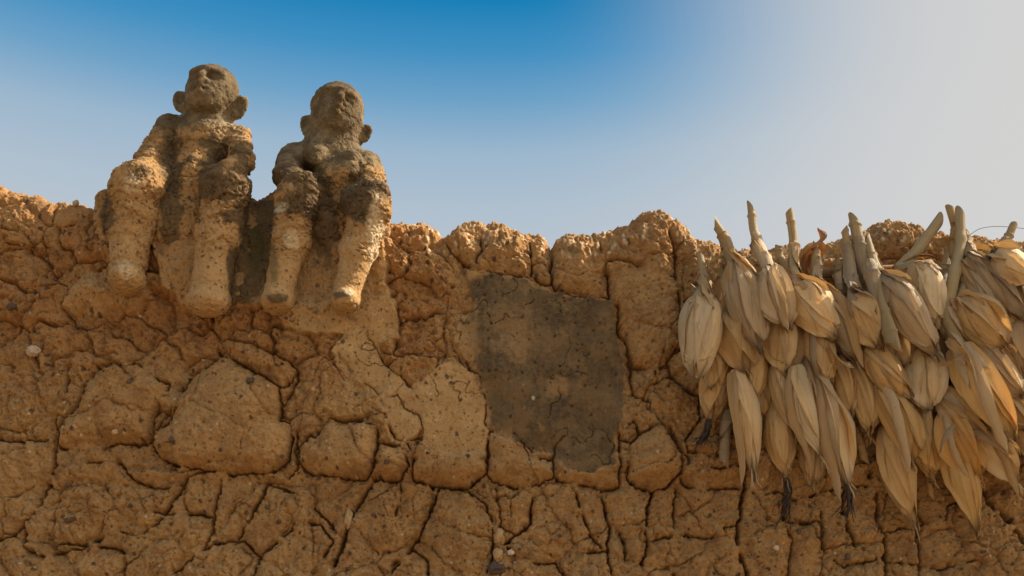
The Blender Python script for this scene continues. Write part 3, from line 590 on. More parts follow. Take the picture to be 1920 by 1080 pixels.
def head_prims(c, r, yaw, roll, pitch, jaw=1.0):
    """head in its own frame: x right (picture), -y front, z up; r = half width"""
    R = rotm(yaw, roll, pitch); W = lambda x, y, z: c + R @ (np.array([x, y, z]) * r)
    ops = []
    ops.append(('u', 'e', c + R @ (np.array([0, .05, .16]) * r), np.array([.98, 1.08, 1.02]) * r, R, .01))
    ops.append(('u', 'e', W(0, -.18, -.42), np.array([.80 * jaw, .88, .78]) * r, R, .03))
    ops.append(('u', 'e', W(0, -.62, -.82), np.array([.42, .34, .30]) * r, R, .03))            # chin
    # brow ridge, sockets, nose, lips
    ops.append(('u', 'c', W(-.58, -.86, .36), W(-.12, -1.12, .38), .12 * r, .13 * r, .014))
    ops.append(('u', 'c', W(.58, -.86, .36), W(.12, -1.12, .38), .12 * r, .13 * r, .014))
    ops.append(('s', 'e', W(-.36, -1.08, .10), np.array([.23, .19, .14]) * r, R, .010))
    ops.append(('s', 'e', W(.36, -1.08, .10), np.array([.23, .19, .14]) * r, R, .010))
    ops.append(('u', 'c', W(0, -1.06, .38), W(0, -1.40, -.16), .085 * r, .16 * r, .006))        # nose
    ops.append(('u', 'e', W(-.16, -1.18, -.22), np.array([.13, .14, .10]) * r, R, .006))
    ops.append(('u', 'e', W(.16, -1.18, -.22), np.array([.13, .14, .10]) * r, R, .006))
    ops.append(('u', 'c', W(-.32, -1.00, -.52), W(0, -1.24, -.46), .07 * r, .11 * r, .006))     # upper lip
    ops.append(('u', 'c', W(.32, -1.00, -.52), W(0, -1.24, -.46), .07 * r, .11 * r, .006))
    ops.append(('u', 'c', W(-.26, -.95, -.70), W(0, -1.16, -.70), .07 * r, .11 * r, .006))
    ops.append(('u', 'c', W(.26, -.95, -.70), W(0, -1.16, -.70), .07 * r, .11 * r, .006))
    ops.append(('s', 'c', W(-.32, -1.14, -.58), W(.32, -1.14, -.58), .045 * r, .045 * r, .004))
    # slit eyes: lid bulge with a cut
    for s in (-1, 1):
        ops.append(('u', 'e', W(.37 * s, -.88, .11), np.array([.20, .16, .11]) * r, R, .004))
        ops.append(('s', 'c', W(.22 * s, -1.06, .105), W(.52 * s, -1.0, .115), .032 * r, .032 * r, .003))
    return ops, W
def ear(c_, r, R, side, size=1.):
    return [('u', 'e', c_, np.array([.26, .17, .44]) * r * size, R, .012), ('u', 'e', c_ + np.array([.16 * side, .02, .06]) * r * size, np.array([.22, .12, .40]) * r * size, R, .010),
            ('s', 'e', c_ + np.array([.10 * side, -.20, .04]) * r * size, np.array([.15, .14, .24]) * r * size, R, .008)]

def make_figure(name, label, ops, lo, hi, masks, seed, h=.0020):
    n = np.ceil((hi - lo) / h).astype(int)
    g_ = [lo[i] + h * np.arange(n[i]) for i in range(3)]
    F = np.full(tuple(n), 1., np.float32)
    for op in ops:
        if op[1] == 'c': mn = np.minimum(op[2], op[3]) - max(op[4], op[5]) - .05; mx = np.maximum(op[2], op[3]) + max(op[4], op[5]) + .05
        elif op[1] == 'e': mn = op[2] - max(op[3]) - .05; mx = op[2] + max(op[3]) + .05
        else: mn = lo; mx = hi
        i0 = np.clip(((mn - lo) / h).astype(int), 0, n); i1 = np.clip(((mx - lo) / h).astype(int) + 1, 0, n)
        if (i1 <= i0).any(): continue
        S = tuple(slice(a, b) for a, b in zip(i0, i1))
        pts = np.stack(np.meshgrid(g_[0][S[0]], g_[1][S[1]], g_[2][S[2]], indexing='ij'), -1).reshape(-1, 3).astype(np.float32)
        if op[1] == 'c': d = s_cap(pts, *op[2:6])
        elif op[1] == 'e': d = s_ell(pts, *op[2:5])
        else: d = (pts - op[2].astype(np.float32)) @ op[3].astype(np.float32)
        d = d.reshape([s.stop - s.start for s in S]); cur = F[S]
        F[S] = smin(cur, d, op[-1]) if op[0] == 'u' else smax(cur, -d, op[-1])
    V, Q = surface_nets(F, lo, h)
    fn = np.cross(V[Q[:, 2]] - V[Q[:, 0]], V[Q[:, 3]] - V[Q[:, 1]]); N = np.zeros_like(V)
    for c in range(4): np.add.at(N, Q[:, c], fn)
    N /= np.linalg.norm(N, axis=1)[:, None] + 1e-12
    px, py = proj(V)
    rough, stain_shade, pale, white, moss, grey = masks(px, py, V)
    f1, f2 = worley3(V / .030 + .3 * np.stack([vn3(V * 40, k) for k in (1, 2, 3)], 1), seed); e = f2 - f1
    f3, f4 = worley3(V / .013, seed + 1)
    nn = fbm3(V * 22, seed, 5, .55); nh = fbm3(V * 120, seed + 3, 3, .6)
    fl = fbm3(V * np.array([15, 15, 42]), seed + 8, 4, .6)            # flaking in level bands
    stepd = np.abs(fl) ; band = np.exp(-(stepd / .022) ** 2)
    d = rough * (.0042 * nn + .0028 * (1 - np.exp(-e / .05)) - .0055 * band + .0035 * sst(-.02, .02, fl) + .0012 * fbm3(V * 260, seed + 13, 2)) \
        + (1 - rough) * (.0010 * nn + .0004 * (1 - np.exp(-(f4 - f3) / .3))) + .0009 * nh
    c1_, _ = worley3(V / .012, seed + 5); nod = np.clip(sst(.30, .18, c1_), 0, 1) * (vn3(V * 60, 9) > .05)
    d = d + .0014 * nod - .0028 * rough * sst(.3, .15, worley3(V / .010, seed + 6)[0])
    V = V + N * d[:, None]
    one = np.ones(len(V))
    M1 = np.stack([np.clip(stain_shade, 0, 1), np.clip(np.maximum(pale, .25), 0, 1), nod * .8, np.clip(rough * .05, 0, 1)], 1); M2 = np.stack([np.clip(white, 0, 1), np.clip(moss, 0, 1), 0 * one, np.clip(grey, 0, 1)], 1)
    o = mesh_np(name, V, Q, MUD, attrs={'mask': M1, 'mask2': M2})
    # origin at the seat
    tag(o, label, 'mud figure', 'seated mud figures on the wall crest')
    return o
def B(px, py, cx, cy, rx, ry): return np.exp(-(((px - cx) / rx) ** 2 + ((py - cy) / ry) ** 2))
def pr(px, d): return px * .00110 if px else 0

# --- left figure
hc = P(398, 174, .000); hr = .0520
ops, W = head_prims(hc, hr, math.radians(-4), math.radians(6), math.radians(-3))
R = rotm(math.radians(-4), math.radians(6), math.radians(-3))
ops += ear(P(343, 192, -.01), hr, rotm(.5, -.25, 0), -1, 1.05); ops += ear(P(444, 204, -.008), hr, rotm(-.5, .30, 0), 1, 1.2)
C_ = lambda a, b, ra, rb, k=.012: ('u', 'c', P(*a), P(*b), ra, rb, k)
E_ = lambda c, r, R_=None, k=.02: ('u', 'e', P(*c), np.array(r), R_, k)
ops += [C_((394, 205, -.02), (386, 248, -.025), .047, .054),
        C_((318, 240, -.02), (443, 256, -.02), .026, .024), E_((382, 268, -.008), (.062, .040, .050)), E_((372, 300, -.004), (.052, .040, .06), None, .012),
        E_((362, 340, .012), (.052, .042, .055)), E_((354, 352, .045), (.017, .014, .014), None, .012),
        C_((350, 380, -.01), (345, 430, .0), .062, .07),
        # arms
        C_((316, 242, -.01), (282, 298, .035), .026, .021), C_((282, 296, .035), (262, 340, .09), .022, .020), 
        C_((446, 262, -.01), (453, 305, .03), .022, .019), C_((453, 305, .03), (430, 326, .09), .021, .020),
        # thighs and legs
        C_((300, 345, .0), (254, 350, .085), .045, .041), C_((247, 350, .085), (247, 410, .070), .043, .040), C_((247, 410, .070), (239, 515, .068), .040, .029),
        C_((205, 385, .02), (215, 440, .02), .026, .03), C_((462, 408, -.005), (458, 560, .008), .036, .036, .03), C_((318, 300, -.01), (318, 380, -.01), .022, .03, .02),
        C_((400, 350, .0), (425, 352, .085), .04, .040), C_((424, 356, .085), (412, 440, .072), .039, .038), C_((412, 440, .072), (391, 556, .075), .037, .035)]
ops += [('s', 'p', P(391, 574, .075), np.array([0, .10, 1.0]) / 1.005 * 1.0, .010)]
def plane_cut(o): return o
def masks1(px, py, V):
    n = fbm3(V * 30, 5, 4, .6)
    rough = np.clip(sst(222, 250, py + 14 * n) - .9 * sst(470, 500, py) * (px > 340) - .3 * sst(440, 480, py), 0.3, 1)
    rough = np.where(py < 215, .12, rough)
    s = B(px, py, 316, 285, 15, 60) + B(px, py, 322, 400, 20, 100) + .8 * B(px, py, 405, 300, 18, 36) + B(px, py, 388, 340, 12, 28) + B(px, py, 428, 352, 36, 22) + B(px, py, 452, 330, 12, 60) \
        + .9 * B(px, py, 455, 430, 12, 90) + .9 * B(px, py, 205, 405, 14, 45) + .7 * B(px, py, 430, 405, 28, 14) + .9 * B(px, py, 385, 135, 46, 16) + .7 * B(px, py, 430, 165, 16, 40) + .6 * B(px, py, 395, 212, 30, 10) + .6 * B(px, py, 320, 232, 26, 12) + .8 * B(px, py, 265, 325, 16, 10) + .5 * B(px, py, 440, 180, 12, 30) + .7 * B(px, py, 432, 500, 10, 60)  # dabs down the outer right side paint in shading, beside the stains
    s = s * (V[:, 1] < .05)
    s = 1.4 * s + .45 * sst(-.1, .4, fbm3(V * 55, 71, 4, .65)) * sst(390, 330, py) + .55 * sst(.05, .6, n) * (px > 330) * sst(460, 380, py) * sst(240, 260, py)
    stain_shade = sst(.38, .85, s + .38 * n)
    pale = np.clip(sst(245, 215, py + 10 * n) + .8 * sst(390, 450, py), 0, 1)
    white = .55 * sst(.5, 1., B(px, py, 246, 348, 34, 26) + .35 * n) + .6 * sst(.45, .9, B(px, py, 238, 512, 26, 24) + .3 * n) + .06 * sst(240, 210, py) * sst(-.4, .3, n) + 1.2 * B(px, py, 380, 148, 6, 3) + .2 * B(px, py, 425, 235, 30, 22)
    moss = .5 * sst(.5, .9, B(px, py, 462, 470, 12, 60))
    grey = np.clip(sst(252, 228, py + 16 * n) * .95 + .5 * sst(.0, .5, n) * sst(330, 280, py), 0, 1)
    return rough, stain_shade, pale, white, moss, grey
lo = np.array([P(175, 300, 0)[0], -.21, P(300, 640, .1)[2]]); hi = np.array([P(512, 300, 0)[0], .10, P(300, 105, 0)[2]])
# the flat sole cuts only the thick right leg
def clip_leg(ops):
    """the two stump feet end in a blunt sole"""
    out = []
    for o in ops: out.append(o)
    return out
ops = [o for o in ops if o[1] != 'p']
ops += [E_((391, 566, .080), (.039, .040, .025), rotm(0, 0, .1), .012), E_((238, 522, .085), (.028, .040, .022), rotm(0, 0, 0), .02)]
make_figure('mud_figure', 'left seated mud figure with jutting ears, flat chest and hands on thick knees', ops, lo, hi, masks1, 11)

# --- right figure
hc = P(633, 213, .000); hr = .0500
ops, W = head_prims(hc, hr, math.radians(13), math.radians(9), math.radians(-3), .95)
ops += [('u', 'e', hc + np.array([-.004, .01, .022]), np.array([.050, .054, .048]), rotm(.2, .1, 0), .02)]
ops += ear(P(580, 236, -.01), hr, rotm(.5, -.05, 0), -1, .95); ops += ear(P(681, 252, -.015), hr, rotm(-.3, .2, 0), 1, .85)
ops += [C_((630, 245, -.015), (620, 288, -.025), .053, .060),
        C_((556, 296, -.02), (680, 308, -.02), .030, .028), E_((618, 300, -.005), (.066, .042, .046)),
        E_((592, 292, .035), (.026, .024, .022), None, .014), E_((590, 301, .050), (.009, .010, .009), None, .012),
        E_((656, 302, .040), (.025, .024, .022), None, .014), E_((660, 312, .056), (.009, .010, .009), None, .012),
        E_((634, 340, .02), (.046, .040, .046)), E_((640, 332, .045), (.026, .022, .024)),
        C_((620, 375, -.01), (618, 430, .0), .056, .06),
        C_((549, 300, -.01), (541, 328, .035), .031, .027), C_((541, 328, .035), (560, 350, .085), .025, .024), E_((566, 346, .095), (.024, .022, .022), None, .01),
        C_((688, 312, -.01), (694, 345, .03), .031, .027), C_((694, 345, .03), (692, 368, .085), .025, .026), E_((700, 362, .09), (.026, .02, .022), None, .01),
        C_((590, 360, .0), (556, 372, .08), .034, .036), C_((556, 374, .08), (545, 450, .068), .035, .032), C_((545, 450, .068), (521, 556, .075), .031, .026),
        C_((650, 380, .0), (690, 392, .08), .040, .038), C_((692, 396, .08), (672, 470, .066), .036, .031), C_((672, 470, .066), (648, 554, .075), .030, .0245),
        C_((708, 385, .03), (700, 430, .02), .022, .028)]
ops += [E_((520, 566, .080), (.028, .038, .021), rotm(0, 0, .1), .012), E_((647, 565, .080), (.026, .038, .021), rotm(0, 0, .1), .012)]
def masks2(px, py, V):
    n = fbm3(V * 30, 15, 4, .6)
    rough = np.clip(sst(305, 330, py + 14 * n) - .85 * sst(470, 500, py), 0.3, 1)
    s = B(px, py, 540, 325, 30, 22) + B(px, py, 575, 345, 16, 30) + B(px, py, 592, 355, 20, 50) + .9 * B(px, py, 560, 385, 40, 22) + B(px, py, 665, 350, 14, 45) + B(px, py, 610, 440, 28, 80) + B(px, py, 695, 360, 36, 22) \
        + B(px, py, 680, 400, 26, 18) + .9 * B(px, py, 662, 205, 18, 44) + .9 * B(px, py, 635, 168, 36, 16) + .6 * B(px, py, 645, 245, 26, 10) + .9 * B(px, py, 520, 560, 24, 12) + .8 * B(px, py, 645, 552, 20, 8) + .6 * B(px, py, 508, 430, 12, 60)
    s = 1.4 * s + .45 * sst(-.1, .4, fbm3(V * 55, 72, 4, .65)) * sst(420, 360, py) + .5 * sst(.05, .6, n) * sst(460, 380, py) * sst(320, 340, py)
    stain_shade = sst(.38, .85, s + .38 * n)
    pale = np.clip(sst(325, 300, py + 10 * n) + .8 * sst(400, 450, py), 0, 1)
    white = .65 * sst(.5, .9, B(px, py, 530, 388, 20, 16) + .35 * n) + .5 * sst(.5, .95, B(px, py, 545, 455, 24, 30) + .3 * n) + .06 * sst(320, 290, py) * sst(-.4, .3, n) + .6 * sst(.5, .9, B(px, py, 655, 548, 16, 10) + .3 * n) + .7 * sst(.3, .7, B(px, py, 704, 450, 20, 95) + .2 * n)  # last term paints a sun streak down the right leg
    moss = .5 * sst(.5, .9, B(px, py, 515, 500, 14, 60))
    grey = np.clip(sst(325, 300, py + 16 * n) * .95 + .5 * sst(.1, .5, n) * sst(400, 340, py), 0, 1)
    stain_shade = stain_shade * (1 - .9 * sst(.3, .7, B(px, py, 708, 450, 22, 95)))  # dark marks cleared where the sun streak is painted
    return rough, stain_shade, pale, white, moss, grey
lo = np.array([P(495, 300, 0)[0], -.21, P(300, 640, .1)[2]]); hi = np.array([P(745, 300, 0)[0], .10, P(300, 135, 0)[2]])
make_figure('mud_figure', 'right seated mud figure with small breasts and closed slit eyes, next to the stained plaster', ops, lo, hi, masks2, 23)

# ================================================================== MAIZE
HK = [husk_material('husk_cream', (.90, .73, .47), (.50, .36, .22), (.80, .53, .24)),
      husk_material('husk_tan', (.78, .55, .28), (.35, .225, .125), (.72, .44, .165)),
      husk_material('husk_grey', (.62, .465, .29), (.27, .195, .13), (.64, .41, .19)),
      husk_material('husk_gold', (.80, .54, .24), (.34, .205, .095), (.74, .42, .12))]
STK = husk_material('stalk', (.53, .40, .22), (.30, .22, .12), (.52, .36, .15))
CUT = plain('cut_stem', (.60, .44, .24), (.44, .31, .16), 300, .9, .001)
SLK = plain('silk', (.030, .018, .012), (.065, .038, .022), 200, .8, .001)

def cob_frame(a, b):
    z = (b - a) / np.linalg.norm(b - a); y = np.array([0, 1., 0]); x = np.cross(y, z); x /= np.linalg.norm(x); y = np.cross(z, x)
    return np.stack([x, y, z], 1)
def tube(mb, pts, rad, m=10, vs=1., flat=1.):
    T, N, Bn = frames(pts); ph = np.linspace(0, 2 * np.pi, m, endpoint=False)
    r = np.asarray(rad)[:, None, None] * np.ones((len(pts), 1, 1))
    G = pts[:, None] + r * (np.cos(ph)[None, :, None] * N[:, None] + flat * np.sin(ph)[None, :, None] * Bn[:, None])
    u = np.repeat(np.linspace(0, 1, m)[None], len(pts), 0); v = np.repeat(np.linspace(0, vs, len(pts))[:, None], m, 1)
    mb.grid(G, np.stack([u, v], -1), wrap=True); return G
def strip(mb, pts, width, rs, twist=1.0, cup=.3, ph0=0., nw=7, seed=0):
    pts = np.asarray(pts); n = len(pts); T, N, Bn = frames(pts); t = np.linspace(0, 1, n)
    w_ = width * np.interp(t, [0, .15, .5, .85, 1], [.55, .9, 1, .6, .06]); v = np.linspace(-1, 1, nw)
    a = ph0 + twist * t; side = np.cos(a)[:, None] * N + np.sin(a)[:, None] * Bn; nor = -np.sin(a)[:, None] * N + np.cos(a)[:, None] * Bn
    G = pts[:, None] + side[:, None] * (w_[:, None] * v[None])[..., None] + nor[:, None] * ((cup * w_)[:, None] * (v[None] ** 2))[..., None]
    G = G + .0022 * fbm3(G.reshape(-1, 3) * 45 + seed, seed, 3).reshape(n, nw, 1)
    mb.grid(G, np.stack([np.repeat(v[None] * .25 + .5, n, 0), np.repeat((t * .75)[:, None], nw, 1)], -1))
rs = random.Random(7)
NPROF = 4
PROFS = [([0, .05, .13, .27, .42, .58, .74, .87, .95, 1], [.30, .48, .70, .92, 1, .93, .70, .42, .23, .11]),     # plump
         ([0, .05, .14, .30, .46, .62, .76, .88, .95, 1], [.32, .50, .74, .94, 1, .82, .54, .30, .17, .09]),
         ([0, .06, .16, .32, .48, .62, .76, .88, .95, 1], [.30, .52, .78, .98, .96, .70, .40, .22, .13, .07]),    # long tailed
         ([0, .05, .12, .22, .36, .52, .70, .86, .95, 1], [.32, .56, .78, .95, 1, .90, .66, .37, .20, .11])]    # blunt
def make_cob(label, top, tip, width, d0, d1, stalk=None, tone=1, prof=0, silk=0., flags='', seed=0, srad=None):
    r_ = random.Random(1000 + seed); g = np.random.RandomState(1000 + seed)
    a = P(*top, d0); b = P(*tip, d1); R_ = cob_frame(a, b); L = float(np.linalg.norm(b - a)); Rm = width * .5 * K(*top, d0)
    e = bpy.data.objects.new('maize_cob', None); link(e); e.empty_display_size = .03
    M = Matrix(R_.tolist()).to_4x4(); M.translation = Vector(a.tolist()); e.matrix_world = M
    tag(e, label, 'maize cob', 'dried maize cobs hung on the wall' if not label.startswith('shaded cob deep in the bundle, showing') else 'cobs deep in the bundle seen only in slivers')
    loc = lambda p: (np.asarray(p) - a) @ R_
    bend = r_.uniform(-.075, .075) * L; bdir = r_.uniform(-.5, .5)
    def axis(t): return np.stack([np.cos(bdir) * bend * np.sin(np.pi * np.clip(t, 0, 1)), np.sin(bdir) * .4 * bend * np.sin(np.pi * np.clip(t, 0, 1)), t * L], -1)
    pt, pv = PROFS[prof]
    nt_, nw = 40, 22; flatn = .88
    mb = MB()
    # closed inner body
    t = np.linspace(0, .97, 30)[:, None]; ph = np.linspace(0, 2 * np.pi, 20, endpoint=False)[None]
    rad = np.interp(t, pt, pv) * Rm * .93
    G = axis(t[:, 0])[:, None] + np.stack([rad * np.cos(ph), rad * np.sin(ph) * flatn, 0 * rad * ph], -1)
    mb.grid(G, np.stack([ph / 6.283 * 2 + 0 * t, t * .8 + 0 * ph], -1), wrap=True)
    nl = r_.choice([4, 5, 5, 6]); ph_front = -np.pi / 2
    for k in range(nl):
        fl = 'open' in flags and k >= nl - 3
        phc = ph_front + (2.399 * k if k < nl - 2 else (-1) ** k * r_.uniform(.45, .95)); tw = r_.uniform(-.9, .9)
        wmax = r_.uniform(1.35, 2.1) * (.62 if fl else 1.) if k < nl - 2 else r_.uniform(.75, 1.25); tend = r_.uniform(.90, 1.05) if r_.random() < .8 else r_.uniform(.78, .9)
        t0 = 0 if k < nl - 1 else r_.choice([0, 0, .02]); t = (t0 + (tend - t0) * np.linspace(0, 1, nt_))[:, None]; q = np.linspace(0, 1, nt_)[:, None]
        v = np.linspace(-1, 1, nw)[None]
        wd = wmax * np.interp(q, [0, .12, .4, .7, .88, 1], [1.3, 1.15, 1, .90, .62, .05])
        phi = phc + tw * (t - .3) + wd * v
        base = np.interp(t, pt, pv) * Rm
        sh = np.clip(base / (.45 * Rm), .22, 1); off = (.0006 + .0010 * k) * sh
        nz = fbm3(np.stack([(phi * 1.6 + 0 * t).ravel(), (t * 3.2 + 0 * v).ravel(), np.full(phi.size, k * 3.1 + seed)], 1), 3, 3).reshape(phi.shape)
        nz2 = fbm3(np.stack([(phi * 7 + 0 * t).ravel(), (t * 2.6 + 0 * v).ravel(), np.full(phi.size, k * 1.7 + seed)], 1), 8, 2).reshape(phi.shape)
        edge = np.abs(v) ** 5; lrnd = g.random()
        lift = edge * (.0026 + .0065 * r_.random() + (.010 if fl else 0) * np.sin(q * np.pi)) + q ** 6 * .003 * r_.random()
        lift = lift * sh
        rr = base * (1 + .05 * nz) + off + lift + .0013 * nz2 * np.clip(base / .02, .3, 1) + .0008 * np.sin(phi * 9 + k) * sst(.3, 0, q)
        x = rr * np.cos(phi); y = rr * np.sin(phi) * flatn
        G = axis(t[:, 0])[:, None] + np.stack([x, y, 0 * x + edge * q * .003 * nz], -1)
        # frayed end: rows near the end drift
        G[..., 2] += sst(.9, 1, q) * (nz2 * .010)
        mb.grid(G, np.stack([(phi / 6.283) * 2 + k * .37, t * .95 + 0 * v], -1), leaf=np.stack([np.abs(v) + 0 * q, q + 0 * v, 0 * q * v + lrnd, 1 + 0 * q * v], -1))
    # frayed wisps at the tip
    if prof != 3 or r_.random() < .7:
        for k in range(r_.randint(4, 7)):
            ang_ = r_.random() * 6.28; rr = max(np.interp(.90, pt, pv) * Rm * .8, .004)
            s0 = axis(np.array([.91]))[0] + np.array([np.cos(ang_) * rr, np.sin(ang_) * rr, 0]); ln = L * r_.uniform(.10, .21)
            dr = np.array([np.cos(ang_) * r_.uniform(-.3, .5), np.sin(ang_) * .3, 1]); p1 = s0 + dr * ln * .6; p2 = p1 + np.array([r_.uniform(-.4, .4), r_.uniform(-.3, .2), .8]) * ln * .5
            strip(mb, spline([s0, p1, p2], 12), rr * r_.uniform(.22, .45), r_, r_.uniform(-2, 2), .5, r_.random() * 6, 5, seed + k)
    o = mb.build('husk', HK[tone], e)
    if 'leaf' not in flags and stalk is None and r_.random() < .55 and not label.startswith('shaded'):
        mb = MB(); ph_ = ph_front + r_.uniform(-1.2, 1.2); pts = []; q0 = r_.uniform(0, .3)
        for q, out in ((q0, 0.), (q0 + .2, .002), (q0 + .45, .006), (q0 + .6, .016)):
            rr = np.interp(min(q, 1), pt, pv) * Rm + .006 + out; pts.append(axis(np.array([q]))[0] + np.array([np.cos(ph_ + q * 1.2) * rr, np.sin(ph_ + q * 1.2) * rr * flatn, 0]))
        strip(mb, spline(pts, 24), Rm * r_.uniform(.22, .34), r_, r_.uniform(-1.4, 1.4), -.6, r_.uniform(0, 1.2), 7, seed)
        mb.build('husk_leaf', HK[r_.randrange(4)], e)
    if 'leaf' in flags:
        mb = MB(); ph_ = ph_front + r_.uniform(-.9, .9); pts = []
        for q, out in ((0.02, 0.), (.25, .004), (.55, .006), (.85, .010), (1.05, .016)):
            rr = np.interp(min(q, 1), pt, pv) * Rm + .008 + out; pts.append(axis(np.array([q]))[0] + np.array([np.cos(ph_ + q * .8) * rr, np.sin(ph_ + q * .8) * rr * flatn, 0]))
        strip(mb, spline(pts, 26), Rm * .42, r_, r_.uniform(-.8, .8), -.5, r_.choice([0.2, 1.2]), 7, seed)
        mb.build('husk_leaf', HK[(tone + 1) % 4], e)
    if stalk is not None:
        wp = [P(x, y, d) for x, y, d in stalk]; lp = [axis(np.array([.04]))[0]] + [loc(p) for p in wp]
        pts = spline(lp, 44); sr = srad if srad else r_.uniform(7.2, 9.0); sr = sr * .00105
        t = np.linspace(0, 1, 44); rad = sr * (1.08 - .10 * t); ll = np.concatenate([[0], np.cumsum(np.linalg.norm(np.diff(pts, axis=0), axis=1))]); tot = ll[-1]
        for nd in (np.arange(.28, 1.0, .055 / max(tot, .06)) + r_.uniform(-.05, .08)):
            rad = rad * (1 + .24 * np.exp(-((t - nd) / .013) ** 2)) * (1 - .06 * (t > nd))
        mb = MB(); G = tube(mb, pts, rad, 14, .75); lf = mb.lf[-1].reshape(44, 14, 4); lf[..., 3] = 1; lf[..., 0] = (np.clip((rad / sr - 1.07) * 12, 0, 1) * 1.15)[:, None]; lf[..., 2] = .3 + .25 * g.random()
        # slanting cut: shear the last rings
        T, N, Bn = frames(pts); cutdir = np.array([r_.choice([-1, 1]), r_.uniform(-.6, .1), 0]); cutdir /= np.linalg.norm(cutdir)
        arr = mb.v[-1].reshape(44, 14, 3); cc = pts[-1]; sl = r_.uniform(.7, 2.2)
        for k in range(40, 44):
            f = ((k - 39) / 4.) ** 1.5; s_ = ((arr[k] - pts[k]) @ cutdir); arr[k] += T[-1] * (s_[:, None] * sl * f)
        mb.v[-1] = arr.reshape(-1, 3)
        so_ = mb.build('stalk', STK, e)
        # pale cut face
        ring = arr[-1]; c0 = ring.mean(0); capm = MB(); GG = np.stack([ring, c0 + (ring - c0) * .55 - T[-1] * .002, c0 + (ring - c0) * .05 - T[-1] * .003]); capm.grid(GG, wrap=True)
        capm.build('cut_end', CUT, so_)
        # sheath leaves wrapping the lower stalk
        mb = MB()
        for k in range(r_.randint(2, 3)):
            i0 = 0; i1 = int(44 * r_.uniform(.35, .8)); sub = pts[i0:i1][::-1] if r_.random() < .5 else pts[i0:i1]
            n = len(sub); tt = np.linspace(0, 1, n)[:, None]; v = np.linspace(-1, 1, 11)[None]; T2, N2, B2 = frames(sub)
            pc = r_.random() * 6.28; wdt = (1.9 - 1.2 * tt) * np.ones_like(v); an = pc + wdt * v + tt * r_.uniform(-1, 1)
            rad2 = (rad[i0:i1][::-1] if sub is not pts[i0:i1] and len(sub) == n and np.allclose(sub[0], pts[i1 - 1]) else rad[i0:i1])[:, None] * 1.08 + .0008 * (k + 1) + .003 * np.abs(v) ** 4 * (tt) * r_.random() * 2
            G2 = sub[:, None] + rad2[..., None] * (np.cos(an)[..., None] * N2[:, None] + np.sin(an)[..., None] * B2[:, None])
            G2 = G2 + .0012 * fbm3(G2.reshape(-1, 3) * 60, seed + k, 2).reshape(n, 11, 1)
            mb.grid(G2, np.stack([an / 6.283 * 1.5, tt * .9 + 0 * v], -1))
        for k in range(4):                                   # loose collar leaves over the shoulder of the cob
            an = ph_front + (k - 1.5) * .75 + r_.uniform(-.3, .3); qe = r_.uniform(.14, .42); cp_ = [pts[int(44 * r_.uniform(.18, .38))]]
            for q in (.0, qe * .45, qe):
                rr = np.interp(q, pt, pv) * Rm + .0065 + .006 * r_.random() * (q == qe); cp_.append(axis(np.array([q]))[0] + np.array([np.cos(an) * rr, np.sin(an) * rr * flatn, 0]))
            strip(mb, spline(cp_, 22), Rm * r_.uniform(.26, .46), r_, r_.uniform(-.5, .5), -.45, an + 1.57, 7, seed + k)
        mb.build('sheath', HK[(tone + (seed % 2)) % 4], e)
    if silk > 0 and silk not in (26, 28, 30, 34):
        mb = MB(); ax0 = axis(np.array([.93]))[0]; dwn = loc(b + np.array([0, 0, -1.]) ) - loc(b); sx = r_.uniform(.1, .8)
        for k in range(14):
            ln = silk * .00105 * r_.uniform(.55, 1.05); o1 = np.array([g.normal() * .003, g.normal() * .003, 0])
            p0 = ax0 + o1 * .6; p1 = axis(np.array([1.0]))[0] + o1; d_ = .6 * dwn + .4 * np.array([0, 0, 1.]) + np.array([sx, 0, 0]) * .4 + g.normal(size=3) * .06
            p2 = p1 + d_ * ln * .5 + g.normal(size=3) * .002; p3 = p2 + (d_ + np.array([sx * .5, 0, 0]) + g.normal(size=3) * .28) * ln * .5
            tube(mb, spline([p0, p1, p2, p3], 14), np.linspace(.0026, .0007, 14), 5)
        mb.build('silk', SLK, e)
    return e
zx = lambda p: (1260 + .6111 * p[0], 380 + .6111 * p[1])
